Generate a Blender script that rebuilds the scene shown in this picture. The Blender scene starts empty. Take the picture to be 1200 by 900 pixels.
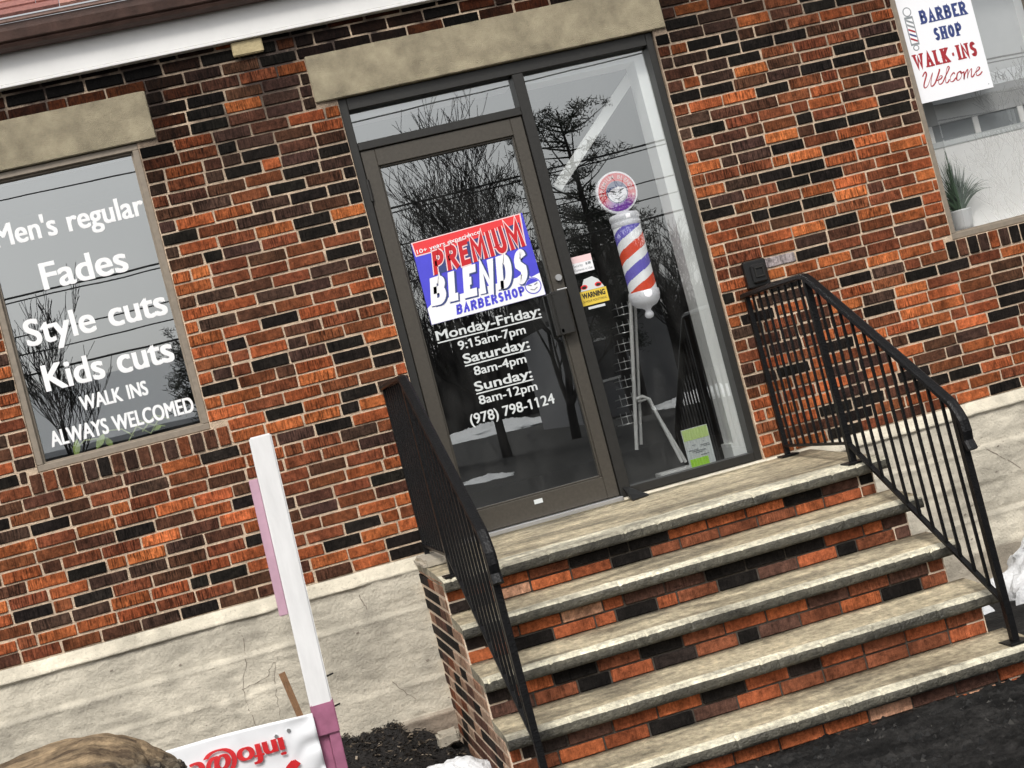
import bpy, bmesh, math, random
from mathutils import Vector, Matrix, noise
random.seed(7)
SC = bpy.context.scene
COL = SC.collection

# ------------------------------------------------------------------ camera
cd = bpy.data.cameras.new('camera'); cam = bpy.data.objects.new('camera', cd); COL.objects.link(cam)
cd.sensor_width = 36.0; cd.lens = 54.0; cd.clip_start = 0.05; cd.clip_end = 2000
RIGHT = Vector((0.950983218, -0.179908253, -0.251523237))
UP = Vector((0.245911457, -0.053216827, 0.967830318))
FWD = Vector((0.187505930, 0.982242836, 0.006366809))
cam.matrix_world = Matrix(((RIGHT.x, UP.x, -FWD.x, -1.02513),
                           (RIGHT.y, UP.y, -FWD.y, -8.15755),
                           (RIGHT.z, UP.z, -FWD.z, 0.70169), (0, 0, 0, 1)))
SC.camera = cam
# ------------------------------------------------------------------ sky, sun, exposure
SUN_ELEV, SUN_AZ = math.radians(48), math.radians(200)
w = bpy.data.worlds.new('World'); SC.world = w; w.use_nodes = True
nt = w.node_tree; bg = nt.nodes['Background']
sky = nt.nodes.new('ShaderNodeTexSky'); sky.sky_type = 'NISHITA'; sky.sun_disc = False
sky.sun_elevation = SUN_ELEV; sky.sun_rotation = SUN_AZ; sky.air_density = 1.0; sky.dust_density = 4.0; sky.ozone_density = 1.0
hsv = nt.nodes.new('ShaderNodeHueSaturation'); hsv.inputs['Saturation'].default_value = 0.12
nt.links.new(sky.outputs[0], hsv.inputs['Color']); nt.links.new(hsv.outputs[0], bg.inputs['Color'])
bg.inputs['Strength'].default_value = 0.12
sd = bpy.data.lights.new('sun', 'SUN'); sd.energy = 1.5; sd.angle = math.radians(14); sd.color = (1.0, 0.96, 0.9)
sun = bpy.data.objects.new('sun', sd); COL.objects.link(sun)
# direction TO the sun
az = SUN_AZ
tosun = Vector((math.sin(az) * math.cos(SUN_ELEV), math.cos(az) * math.cos(SUN_ELEV), math.sin(SUN_ELEV)))
sun.rotation_euler = tosun.to_track_quat('Z', 'Y').to_euler()
SC.view_settings.view_transform = 'Standard'; SC.view_settings.look = 'None'
SC.view_settings.gamma = 1.0; SC.view_settings.exposure = 0.45; SC.view_settings.use_curve_mapping = False
SC.cycles.max_bounces = 8; SC.cycles.transparent_max_bounces = 12

# ------------------------------------------------------------------ helpers
def nz(x, y=0.0, z=0.0): return noise.noise(Vector((x, y, z)))
def fb(x, y=0.0, z=0.0, o=4): return noise.fractal(Vector((x, y, z)), 0.6, 2.0, o)

class MB:
    """collects faces (with one colour and one material index each) into one mesh"""
    def __init__(s): s.v = []; s.f = []; s.c = []; s.m = []; s.sm = []
    def add(s, vs, fs, col=(1, 1, 1), mi=0, smooth=False):
        b = len(s.v); s.v += [tuple(q) for q in vs]
        for f in fs: s.f.append([b + i for i in f]); s.c.append(col); s.m.append(mi); s.sm.append(smooth)
    def box(s, x0, x1, y0, y1, z0, z1, ch=0.0, col=(1, 1, 1), mi=0):
        if ch <= 0:
            v = [(x, y, z) for z in (z0, z1) for y in (y0, y1) for x in (x0, x1)]
            s.add(v, [(0, 2, 3, 1), (4, 5, 7, 6), (0, 1, 5, 4), (2, 6, 7, 3), (0, 4, 6, 2), (1, 3, 7, 5)], col, mi); return
        X, Y, Z = (x0, x1), (y0, y1), (z0, z1); c = ch; v = []; idx = {}
        for i in (0, 1):
            for j in (0, 1):
                for k in (0, 1):
                    sx, sy, sz = (1 - 2 * i), (1 - 2 * j), (1 - 2 * k)
                    for a, p in enumerate(((X[i], Y[j] + sy * c, Z[k] + sz * c), (X[i] + sx * c, Y[j], Z[k] + sz * c), (X[i] + sx * c, Y[j] + sy * c, Z[k]))):
                        idx[i, j, k, a] = len(v); v.append(p)
        fs = []
        for i in (0, 1): fs.append([idx[i, j, k, 0] for j, k in ((0, 0), (1, 0), (1, 1), (0, 1))])
        for j in (0, 1): fs.append([idx[i, j, k, 1] for i, k in ((0, 0), (1, 0), (1, 1), (0, 1))])
        for k in (0, 1): fs.append([idx[i, j, k, 2] for i, j in ((0, 0), (1, 0), (1, 1), (0, 1))])
        for j in (0, 1):
            for k in (0, 1): fs.append([idx[0, j, k, 1], idx[1, j, k, 1], idx[1, j, k, 2], idx[0, j, k, 2]])
        for i in (0, 1):
            for k in (0, 1): fs.append([idx[i, 0, k, 0], idx[i, 1, k, 0], idx[i, 1, k, 2], idx[i, 0, k, 2]])
        for i in (0, 1):
            for j in (0, 1): fs.append([idx[i, j, 0, 0], idx[i, j, 1, 0], idx[i, j, 1, 1], idx[i, j, 0, 1]])
        for i in (0, 1):
            for j in (0, 1):
                for k in (0, 1): fs.append([idx[i, j, k, 0], idx[i, j, k, 1], idx[i, j, k, 2]])
        s.add(v, fs, col, mi)
    def tube(s, pts, r, n=8, col=(1, 1, 1), mi=0, cap=True, smooth=True):
        rs = r if isinstance(r, (list, tuple)) else [r] * len(pts)
        pts = [Vector(p) for p in pts]; vs = []; fs = []
        prev = None
        for i, p in enumerate(pts):
            d = (pts[min(i + 1, len(pts) - 1)] - pts[max(i - 1, 0)]).normalized()
            if prev is None: a = d.orthogonal().normalized()
            else:
                a = prev - d * prev.dot(d); a = a.normalized() if a.length > 1e-6 else d.orthogonal().normalized()
            prev = a; b = d.cross(a)
            for k in range(n):
                t = 2 * math.pi * k / n; vs.append(p + (a * math.cos(t) + b * math.sin(t)) * rs[i])
        for i in range(len(pts) - 1):
            for k in range(n):
                fs.append((i * n + k, i * n + (k + 1) % n, (i + 1) * n + (k + 1) % n, (i + 1) * n + k))
        s.add(vs, fs, col, mi, smooth)
        if cap:
            s.add([vs[k] for k in range(n)], [tuple(range(n - 1, -1, -1))], col, mi); s.add([vs[(len(pts) - 1) * n + k] for k in range(n)], [tuple(range(n))], col, mi)
    def bar(s, a, b, wx, wn, col=(1, 1, 1), mi=0, ch=0.0):
        """rectangular bar from a to b lying in a plane x = const; wx its width along x, wn its height across"""
        a, b = Vector(a), Vector(b); d = (b - a).normalized(); ex = Vector((1, 0, 0)); n = d.cross(ex).normalized()
        vs = []
        for p in (a, b):
            for sx, sn in ((-1, -1), (1, -1), (1, 1), (-1, 1)): vs.append(p + ex * (sx * wx / 2) + n * (sn * wn / 2))
        s.add(vs, [(0, 3, 2, 1), (4, 5, 6, 7), (0, 1, 5, 4), (1, 2, 6, 5), (2, 3, 7, 6), (3, 0, 4, 7)], col, mi)
    def lathe(s, cx, cy, prof, n=32, col=(1, 1, 1), mi=0, smooth=True):
        vs = []; fs = []
        for r, z in prof:
            for k in range(n):
                t = 2 * math.pi * k / n; vs.append((cx + r * math.cos(t), cy + r * math.sin(t), z))
        for i in range(len(prof) - 1):
            for k in range(n): fs.append((i * n + k, i * n + (k + 1) % n, (i + 1) * n + (k + 1) % n, (i + 1) * n + k))
        s.add(vs, fs, col, mi, smooth)
    def build(s, name, mats, parent=None, recalc=True):
        me = bpy.data.meshes.new(name); me.from_pydata(s.v, [], s.f)
        if not isinstance(mats, (list, tuple)): mats = [mats]
        for m in mats: me.materials.append(m)
        at = me.color_attributes.new('Col', 'FLOAT_COLOR', 'CORNER')
        data = []
        for p in me.polygons:
            c = s.c[p.index]; p.material_index = s.m[p.index]; p.use_smooth = s.sm[p.index]
            for _ in range(p.loop_total): data += [c[0], c[1], c[2], 1.0]
        at.data.foreach_set('color', data)
        if recalc:
            bm = bmesh.new(); bm.from_mesh(me); bmesh.ops.recalc_face_normals(bm, faces=bm.faces); bm.to_mesh(me); bm.free()
        me.update()
        o = bpy.data.objects.new(name, me); COL.objects.link(o)
        if parent is not None:
            o.parent = parent; o.matrix_parent_inverse = Matrix.Translation(-WL(parent))
        return o

def WL(o):
    # parts keep world coordinates through their parent inverse, so only a top-level object carries an offset
    return Vector(o.location) if o.parent is None else Vector((0, 0, 0))

def thing(name, label, cat, loc=(0, 0, 0), group=None):
    o = bpy.data.objects.new(name, None); COL.objects.link(o); o.location = loc; o.empty_display_size = 0.1
    o['label'] = label; o['category'] = cat
    if group: o['group'] = group
    return o
def tag(o, label, cat, group=None, kind=None):
    o['label'] = label; o['category'] = cat
    if group: o['group'] = group
    if kind: o['kind'] = kind
    return o
def structure(o, label=None, cat=None):
    o['kind'] = 'structure'
    if label: o['label'] = label; o['category'] = cat
    return o

# ------------------------------------------------------------------ materials
def mat(name, col=(0.5, 0.5, 0.5), rough=0.6, metal=0.0, noise_amt=0.0, nscale=20.0, bump=0.0, bscale=60.0, attr=False, spec=0.5, emit=0.0, stretch=None, coat=0.0, wet=0.0):
    m = bpy.data.materials.new(name); m.use_nodes = True; t = m.node_tree; p = t.nodes['Principled BSDF']
    p.inputs['Roughness'].default_value = rough; p.inputs['Metallic'].default_value = metal
    p.inputs['Specular IOR Level'].default_value = spec; p.inputs['Coat Weight'].default_value = coat
    L = t.links.new
    tc = t.nodes.new('ShaderNodeTexCoord'); src = tc.outputs['Object']
    if stretch:
        mp = t.nodes.new('ShaderNodeMapping'); mp.inputs['Scale'].default_value = stretch; L(src, mp.inputs['Vector']); src = mp.outputs['Vector']
    if attr:
        a = t.nodes.new('ShaderNodeAttribute'); a.attribute_name = 'Col'; csrc = a.outputs['Color']
    else:
        rgb = t.nodes.new('ShaderNodeRGB'); rgb.outputs[0].default_value = (*col, 1); csrc = rgb.outputs[0]
    if noise_amt > 0:
        n = t.nodes.new('ShaderNodeTexNoise'); n.inputs['Scale'].default_value = nscale; n.inputs['Detail'].default_value = 8; n.inputs['Roughness'].default_value = 0.65; L(src, n.inputs['Vector'])
        mr = t.nodes.new('ShaderNodeMapRange'); mr.inputs['From Min'].default_value = 0.25; mr.inputs['From Max'].default_value = 0.75
        mr.inputs['To Min'].default_value = 1 - noise_amt; mr.inputs['To Max'].default_value = 1 + noise_amt; L(n.outputs['Fac'], mr.inputs['Value'])
        mx = t.nodes.new('ShaderNodeVectorMath'); mx.operation = 'SCALE'; L(csrc, mx.inputs[0]); L(mr.outputs['Result'], mx.inputs['Scale']); csrc = mx.outputs['Vector']
    L(csrc, p.inputs['Base Color'])
    if wet > 0:
        n3 = t.nodes.new('ShaderNodeTexNoise'); n3.inputs['Scale'].default_value = 3.0; n3.inputs['Detail'].default_value = 6; L(tc.outputs['Object'], n3.inputs['Vector'])
        m3 = t.nodes.new('ShaderNodeMapRange'); m3.inputs['From Min'].default_value = 0.45; m3.inputs['From Max'].default_value = 0.6; m3.inputs['To Min'].default_value = rough; m3.inputs['To Max'].default_value = rough * (1 - wet)
        L(n3.outputs['Fac'], m3.inputs['Value']); L(m3.outputs['Result'], p.inputs['Roughness'])
    if bump > 0:
        n2 = t.nodes.new('ShaderNodeTexNoise'); n2.inputs['Scale'].default_value = bscale; n2.inputs['Detail'].default_value = 6; L(src, n2.inputs['Vector'])
        b = t.nodes.new('ShaderNodeBump'); b.inputs['Strength'].default_value = bump; b.inputs['Distance'].default_value = 0.01; L(n2.outputs['Fac'], b.inputs['Height']); L(b.outputs['Normal'], p.inputs['Normal'])
    if emit > 0:
        L(csrc, p.inputs['Emission Color']); p.inputs['Emission Strength'].default_value = emit
    return m

def brick_mat(name, groove=1.0):
    m = bpy.data.materials.new(name); m.use_nodes = True; t = m.node_tree; p = t.nodes['Principled BSDF']; L = t.links.new
    p.inputs['Roughness'].default_value = 0.9; p.inputs['Specular IOR Level'].default_value = 0.12
    a = t.nodes.new('ShaderNodeAttribute'); a.attribute_name = 'Col'; tc = t.nodes.new('ShaderNodeTexCoord')
    mp = t.nodes.new('ShaderNodeMapping'); mp.inputs['Scale'].default_value = (150, 150, 14); L(tc.outputs['Object'], mp.inputs['Vector'])
    g = t.nodes.new('ShaderNodeTexNoise'); g.inputs['Scale'].default_value = 1.0; g.inputs['Detail'].default_value = 3; g.inputs['Roughness'].default_value = 0.6; L(mp.outputs['Vector'], g.inputs['Vector'])
    n = t.nodes.new('ShaderNodeTexNoise'); n.inputs['Scale'].default_value = 38; n.inputs['Detail'].default_value = 8; n.inputs['Roughness'].default_value = 0.7; L(tc.outputs['Object'], n.inputs['Vector'])
    k = t.nodes.new('ShaderNodeTexNoise'); k.inputs['Scale'].default_value = 1.7; k.inputs['Detail'].default_value = 3; L(tc.outputs['Object'], k.inputs['Vector'])
    mk = t.nodes.new('ShaderNodeMapRange'); mk.inputs['From Min'].default_value = 0.40; mk.inputs['From Max'].default_value = 0.6; mk.inputs['To Min'].default_value = 0.15; mk.inputs['To Max'].default_value = 1.0; L(k.outputs['Fac'], mk.inputs['Value'])
    r1 = t.nodes.new('ShaderNodeMapRange'); r1.inputs['From Min'].default_value = 0.36; r1.inputs['From Max'].default_value = 0.56; r1.inputs['To Min'].default_value = 1 - 0.80 * groove; r1.inputs['To Max'].default_value = 1.2; L(g.outputs['Fac'], r1.inputs['Value'])
    # grooves only where the patch mask says so
    mixg = t.nodes.new('ShaderNodeMix'); mixg.data_type = 'FLOAT'; mixg.inputs['A'].default_value = 1.0; L(mk.outputs['Result'], mixg.inputs['Factor']); L(r1.outputs['Result'], mixg.inputs['B'])
    r2 = t.nodes.new('ShaderNodeMapRange'); r2.inputs['From Min'].default_value = 0.3; r2.inputs['From Max'].default_value = 0.7; r2.inputs['To Min'].default_value = 0.42; r2.inputs['To Max'].default_value = 1.5; L(n.outputs['Fac'], r2.inputs['Value'])
    mu = t.nodes.new('ShaderNodeMath'); mu.operation = 'MULTIPLY'; L(mixg.outputs['Result'], mu.inputs[0]); L(r2.outputs['Result'], mu.inputs[1])
    sc = t.nodes.new('ShaderNodeVectorMath'); sc.operation = 'SCALE'; L(a.outputs['Color'], sc.inputs[0]); L(mu.outputs['Value'], sc.inputs['Scale'])
    mp2 = t.nodes.new('ShaderNodeMapping'); mp2.inputs['Scale'].default_value = (1.6, 1.6, .9); L(tc.outputs['Object'], mp2.inputs['Vector'])
    d = t.nodes.new('ShaderNodeTexNoise'); d.inputs['Scale'].default_value = 3.2; d.inputs['Detail'].default_value = 9; d.inputs['Roughness'].default_value = 0.72; L(mp2.outputs['Vector'], d.inputs['Vector'])
    md = t.nodes.new('ShaderNodeMapRange'); md.inputs['From Min'].default_value = 0.34; md.inputs['From Max'].default_value = 0.6; md.inputs['To Min'].default_value = 0.48; md.inputs['To Max'].default_value = 1.12; L(d.outputs['Fac'], md.inputs['Value'])
    s2 = t.nodes.new('ShaderNodeVectorMath'); s2.operation = 'SCALE'; L(sc.outputs['Vector'], s2.inputs[0]); L(md.outputs['Result'], s2.inputs['Scale'])
    L(s2.outputs['Vector'], p.inputs['Base Color'])
    ad = t.nodes.new('ShaderNodeMath'); ad.operation = 'ADD'; L(g.outputs['Fac'], ad.inputs[0]); L(n.outputs['Fac'], ad.inputs[1])
    b = t.nodes.new('ShaderNodeBump'); b.inputs['Strength'].default_value = 0.9; b.inputs['Distance'].default_value = 0.009; L(ad.outputs['Value'], b.inputs['Height']); L(b.outputs['Normal'], p.inputs['Normal'])
    return m

def soot_shade_mortar():  # upper joints darkened by soot plus painted shade of the eaves
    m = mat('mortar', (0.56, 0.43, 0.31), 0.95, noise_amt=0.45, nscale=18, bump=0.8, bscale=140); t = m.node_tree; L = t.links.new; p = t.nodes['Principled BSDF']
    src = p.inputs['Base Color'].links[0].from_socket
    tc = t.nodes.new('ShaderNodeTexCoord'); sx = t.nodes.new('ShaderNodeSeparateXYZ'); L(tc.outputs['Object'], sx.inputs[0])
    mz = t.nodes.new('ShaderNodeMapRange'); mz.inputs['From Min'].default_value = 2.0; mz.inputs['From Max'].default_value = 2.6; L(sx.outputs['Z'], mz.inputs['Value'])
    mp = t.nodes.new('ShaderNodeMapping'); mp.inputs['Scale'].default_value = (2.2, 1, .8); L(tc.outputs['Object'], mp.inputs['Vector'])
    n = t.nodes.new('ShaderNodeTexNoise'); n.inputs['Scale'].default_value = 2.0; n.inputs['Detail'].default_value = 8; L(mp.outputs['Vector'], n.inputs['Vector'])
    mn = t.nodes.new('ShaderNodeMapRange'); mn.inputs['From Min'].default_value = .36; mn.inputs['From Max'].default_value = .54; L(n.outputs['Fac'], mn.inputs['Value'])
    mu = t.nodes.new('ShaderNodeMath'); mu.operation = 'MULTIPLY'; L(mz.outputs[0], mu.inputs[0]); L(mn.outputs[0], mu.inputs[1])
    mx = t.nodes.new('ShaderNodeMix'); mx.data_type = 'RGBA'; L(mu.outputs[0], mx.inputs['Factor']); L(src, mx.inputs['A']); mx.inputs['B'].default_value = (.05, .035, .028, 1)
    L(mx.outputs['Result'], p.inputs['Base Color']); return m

def glass_mat(name, refl=0.3, tint=(0.62, 0.65, 0.66)):
    m = bpy.data.materials.new(name); m.use_nodes = True; t = m.node_tree; L = t.links.new
    for n in list(t.nodes): t.nodes.remove(n)
    out = t.nodes.new('ShaderNodeOutputMaterial'); mix = t.nodes.new('ShaderNodeMixShader')
    tr = t.nodes.new('ShaderNodeBsdfTransparent'); tr.inputs[0].default_value = (*tint, 1)
    gl = t.nodes.new('ShaderNodeBsdfGlossy'); gl.inputs['Roughness'].default_value = 0.0; gl.inputs['Color'].default_value = (0.97, 1.0, 1.0, 1)
    lw = t.nodes.new('ShaderNodeLayerWeight'); lw.inputs['Blend'].default_value = 0.5
    fr = t.nodes.new('ShaderNodeMath'); fr.operation = 'POWER'; fr.inputs[1].default_value = 5.0; L(lw.outputs['Facing'], fr.inputs[0])
    ad = t.nodes.new('ShaderNodeMath'); ad.operation = 'ADD'; ad.use_clamp = True; ad.inputs[1].default_value = refl
    tc = t.nodes.new('ShaderNodeTexCoord'); n = t.nodes.new('ShaderNodeTexNoise'); n.inputs['Scale'].default_value = 1.6; n.inputs['Detail'].default_value = 2; L(tc.outputs['Object'], n.inputs['Vector'])
    b = t.nodes.new('ShaderNodeBump'); b.inputs['Strength'].default_value = 0.015; b.inputs['Distance'].default_value = 0.02; L(n.outputs['Fac'], b.inputs['Height'])
    L(b.outputs['Normal'], gl.inputs['Normal'])
    L(fr.outputs[0], ad.inputs[0]); L(ad.outputs[0], mix.inputs[0]); L(tr.outputs[0], mix.inputs[1]); L(gl.outputs[0], mix.inputs[2])
    # thin uneven film of dust and wiping marks
    df = t.nodes.new('ShaderNodeBsdfDiffuse'); df.inputs[0].default_value = (.7, .7, .68, 1); mx2 = t.nodes.new('ShaderNodeMixShader')
    mp = t.nodes.new('ShaderNodeMapping'); mp.inputs['Scale'].default_value = (3, 3, 1.1); mp.inputs['Rotation'].default_value = (0, .6, 0); L(tc.outputs['Object'], mp.inputs['Vector'])
    n2 = t.nodes.new('ShaderNodeTexNoise'); n2.inputs['Scale'].default_value = 2.2; n2.inputs['Detail'].default_value = 9; n2.inputs['Distortion'].default_value = 1.2; L(mp.outputs['Vector'], n2.inputs['Vector'])
    m2 = t.nodes.new('ShaderNodeMapRange'); m2.inputs['From Min'].default_value = .42; m2.inputs['From Max'].default_value = .75; m2.inputs['To Min'].default_value = .002; m2.inputs['To Max'].default_value = .025; L(n2.outputs['Fac'], m2.inputs['Value'])
    L(m2.outputs['Result'], mx2.inputs[0]); L(mix.outputs[0], mx2.inputs[1]); L(df.outputs[0], mx2.inputs[2]); L(mx2.outputs[0], out.inputs[0])
    return m

M = {}
M['brick'] = brick_mat('wire_cut_brick', 1.0)
M['riser_brick'] = brick_mat('riser_brick', 0.45)
M['mortar'] = soot_shade_mortar()
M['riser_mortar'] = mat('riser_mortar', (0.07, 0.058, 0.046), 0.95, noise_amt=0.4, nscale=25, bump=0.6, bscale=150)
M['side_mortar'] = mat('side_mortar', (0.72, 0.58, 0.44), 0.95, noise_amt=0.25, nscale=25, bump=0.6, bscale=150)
M['concrete'] = mat('foundation_concrete', (0.47, 0.43, 0.35), 0.92, noise_amt=0.22, nscale=9, bump=0.6, bscale=70, attr=True)
M['step'] = mat('step_concrete', attr=True, rough=0.85, noise_amt=0.55, nscale=30, bump=0.9, bscale=110, wet=0.4)
def stains(m, scale, stretch, lo, a=.36, b=.56):
    t = m.node_tree; L = t.links.new; p = t.nodes['Principled BSDF']; src = p.inputs['Base Color'].links[0].from_socket
    tc = t.nodes.new('ShaderNodeTexCoord'); mp = t.nodes.new('ShaderNodeMapping'); mp.inputs['Scale'].default_value = stretch; L(tc.outputs['Object'], mp.inputs['Vector'])
    n = t.nodes.new('ShaderNodeTexNoise'); n.inputs['Scale'].default_value = scale; n.inputs['Detail'].default_value = 9; n.inputs['Roughness'].default_value = .62; n.inputs['Distortion'].default_value = .6; L(mp.outputs['Vector'], n.inputs['Vector'])
    mr = t.nodes.new('ShaderNodeMapRange'); mr.inputs['From Min'].default_value = a; mr.inputs['From Max'].default_value = b; mr.inputs['To Min'].default_value = lo; mr.inputs['To Max'].default_value = 1.08; L(n.outputs['Fac'], mr.inputs['Value'])
    sc = t.nodes.new('ShaderNodeVectorMath'); sc.operation = 'SCALE'; L(src, sc.inputs[0]); L(mr.outputs['Result'], sc.inputs['Scale']); L(sc.outputs['Vector'], p.inputs['Base Color'])
stains(M['step'], 2.6, (.7, 2.6, 1.5), .42); stains(M['step'], 90, (1, 1, 1), .45, .30, .42)
stains(M['concrete'], 3.0, (.6, .6, 1.4), .74); stains(M['concrete'], 60, (1, 1, 1), .72, .30, .42)
M['lintel'] = mat('lintel_stone', (0.33, 0.285, 0.195), 0.92, noise_amt=0.45, nscale=7, bump=0.9, bscale=220)
M['crack'] = mat('crack', (0.21, 0.18, 0.145), 0.95)
M['bronze'] = mat('bronze_aluminium', (0.066, 0.058, 0.047), 0.42, 0.25, noise_amt=0.18, nscale=60, bump=0.08, bscale=300)
M['bronze_dark'] = mat('bronze_aluminium_dark', (0.022, 0.021, 0.019), 0.45, 0.2, noise_amt=0.2, nscale=40)
M['taupe'] = mat('taupe_window_frame', (0.24, 0.20, 0.155), 0.55, 0.1, noise_amt=0.2, nscale=30)
M['glass'] = glass_mat('reflective_pane', 0.33, (0.93, 0.95, 0.95))
M['glass_clear'] = glass_mat('clear_pane', 0.31, (0.99, 0.99, 0.99))
M['white'] = mat('white_vinyl', (0.86, 0.86, 0.86), 0.5)
M['white_paint'] = mat('white_paint', (0.72, 0.715, 0.70), 0.55, noise_amt=0.06, nscale=6)
M['jamb'] = mat('white_jamb', (0.88, 0.88, 0.86), 0.6)
M['fill_board_upper'] = mat('fill_board_grey', (0.42, 0.43, 0.43), 0.7, noise_amt=0.12, nscale=3)
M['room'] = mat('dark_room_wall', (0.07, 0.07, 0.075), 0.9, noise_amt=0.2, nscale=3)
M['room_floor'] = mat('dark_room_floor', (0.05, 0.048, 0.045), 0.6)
M['black_metal'] = mat('black_iron', (0.0045, 0.0045, 0.005), 0.42, 0.0, noise_amt=0.5, nscale=50, bump=0.35, bscale=120, spec=0.25)
M['black_plastic'] = mat('black_plastic', (0.006, 0.006, 0.006), 0.5)
M['steel'] = mat('steel', (0.6, 0.6, 0.6), 0.3, 0.8)
M['gutter'] = mat('brown_gutter', (0.085, 0.048, 0.038), 0.6, noise_amt=0.45, nscale=10, bump=0.2, bscale=60)
M['drip'] = mat('pink_drip_edge', (0.55, 0.36, 0.30), 0.6, noise_amt=0.2, nscale=20)
M['shingle'] = mat('red_shingle', attr=True, rough=0.95, noise_amt=0.35, nscale=50, bump=0.6, bscale=200)
M['mulch'] = mat('mulch_soil', (0.012, 0.010, 0.009), 0.95, noise_amt=0.6, nscale=60, bump=1.0, bscale=90)
M['chip'] = mat('mulch_chip', attr=True, rough=0.95)
M['asphalt'] = mat('wet_asphalt', (0.019, 0.018, 0.017), 0.9, noise_amt=1.0, nscale=28, bump=1.0, bscale=50, spec=0.2)
stains(M['asphalt'], 6, (.6, 1, 1), .30, .40, .60)
M['snow'] = mat('snow', (0.68, 0.69, 0.70), 0.85, noise_amt=0.20, nscale=14, bump=0.8, bscale=60)
M['snow_roof'] = mat('roof_snow', (0.80, 0.82, 0.84), 0.85)
M['bark'] = mat('bark', (0.035, 0.030, 0.027), 0.95)
M['needles'] = mat('pine_needles', (0.022, 0.030, 0.018), 0.9)
M['wire'] = mat('black_cable', (0.01, 0.01, 0.01), 0.7)
M['siding'] = mat('white_siding', (0.82, 0.82, 0.80), 0.7, noise_amt=0.05, nscale=2)
M['siding_grey'] = mat('grey_siding', (0.20, 0.20, 0.21), 0.7)
M['dark_roof'] = mat('dark_roof', (0.045, 0.043, 0.042), 0.9, noise_amt=0.3, nscale=2)
M['dark_glass'] = mat('dark_window', (0.03, 0.03, 0.035), 0.15)
M['pvc'] = mat('white_post_vinyl', (0.74, 0.735, 0.73), 0.5, noise_amt=0.09, nscale=7, stretch=(3, 3, .6))
M['pink'] = mat('pink_board', (0.50, 0.31, 0.39), 0.55, noise_amt=0.16, nscale=8)
M['pink_dark'] = mat('pink_sleeve', (0.34, 0.12, 0.20), 0.5, noise_amt=0.25, nscale=14, bump=0.15, bscale=30)
M['banner'] = mat('banner_vinyl', (0.80, 0.81, 0.83), 0.4, noise_amt=0.05, nscale=10)
M['red_ink'] = mat('red_ink', (0.62, 0.02, 0.025), 0.5, noise_amt=0.2, nscale=20)
M['stake'] = mat('wood_stake', (0.22, 0.12, 0.06), 0.85, noise_amt=0.45, nscale=30, stretch=(6, 6, 1), bump=0.4)
M['bracket'] = mat('ochre_stone', (0.40, 0.33, 0.19), 0.9, noise_amt=0.35, nscale=14, bump=0.5, bscale=60)
M['stone'] = mat('pale_stone', (0.40, 0.36, 0.29), 0.9, noise_amt=0.25, nscale=12, bump=0.5, bscale=60)
M['sign_blue'] = mat('sign_blue', (0.075, 0.07, 0.62), 0.4, noise_amt=0.15, nscale=5)
M['sign_red'] = mat('sign_red', (0.78, 0.045, 0.05), 0.4)
M['sign_deepred'] = mat('sign_deep_red', (0.55, 0.012, 0.02), 0.4)
M['sign_white'] = mat('sign_white', (0.86, 0.86, 0.88), 0.4)
M['sign_pink'] = mat('sign_pink_white', (0.85, 0.62, 0.62), 0.4)
M['navy'] = mat('navy_ink', (0.035, 0.055, 0.19), 0.5)
M['maroon'] = mat('maroon_ink', (0.36, 0.02, 0.03), 0.5)
M['grey_ink'] = mat('grey_ink', (0.25, 0.27, 0.28), 0.5)
M['pale_grey'] = mat('pale_grey_ink', (0.62, 0.65, 0.65), 0.5)
M['black_ink'] = mat('black_ink', (0.01, 0.01, 0.01), 0.5)
M['yellow'] = mat('yellow_sticker', (0.72, 0.52, 0.06), 0.5)
M['lime'] = mat('lime_paper', (0.42, 0.80, 0.05), 0.6)
M['lime_pale'] = mat('pale_lime_paper', (0.55, 0.72, 0.25), 0.6)
M['leaf'] = mat('plant_leaf', attr=True, rough=0.6, noise_amt=0.3, nscale=20)
M['pot'] = mat('white_pot', (0.75, 0.76, 0.76), 0.4)
M['pole_glass'] = mat('lit_pole_cylinder', attr=True, rough=0.25, emit=0.28)
M['pole_white'] = mat('pole_white_plastic', (0.80, 0.79, 0.82), 0.3, emit=0.16)
M['grass'] = M['mulch']

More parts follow.
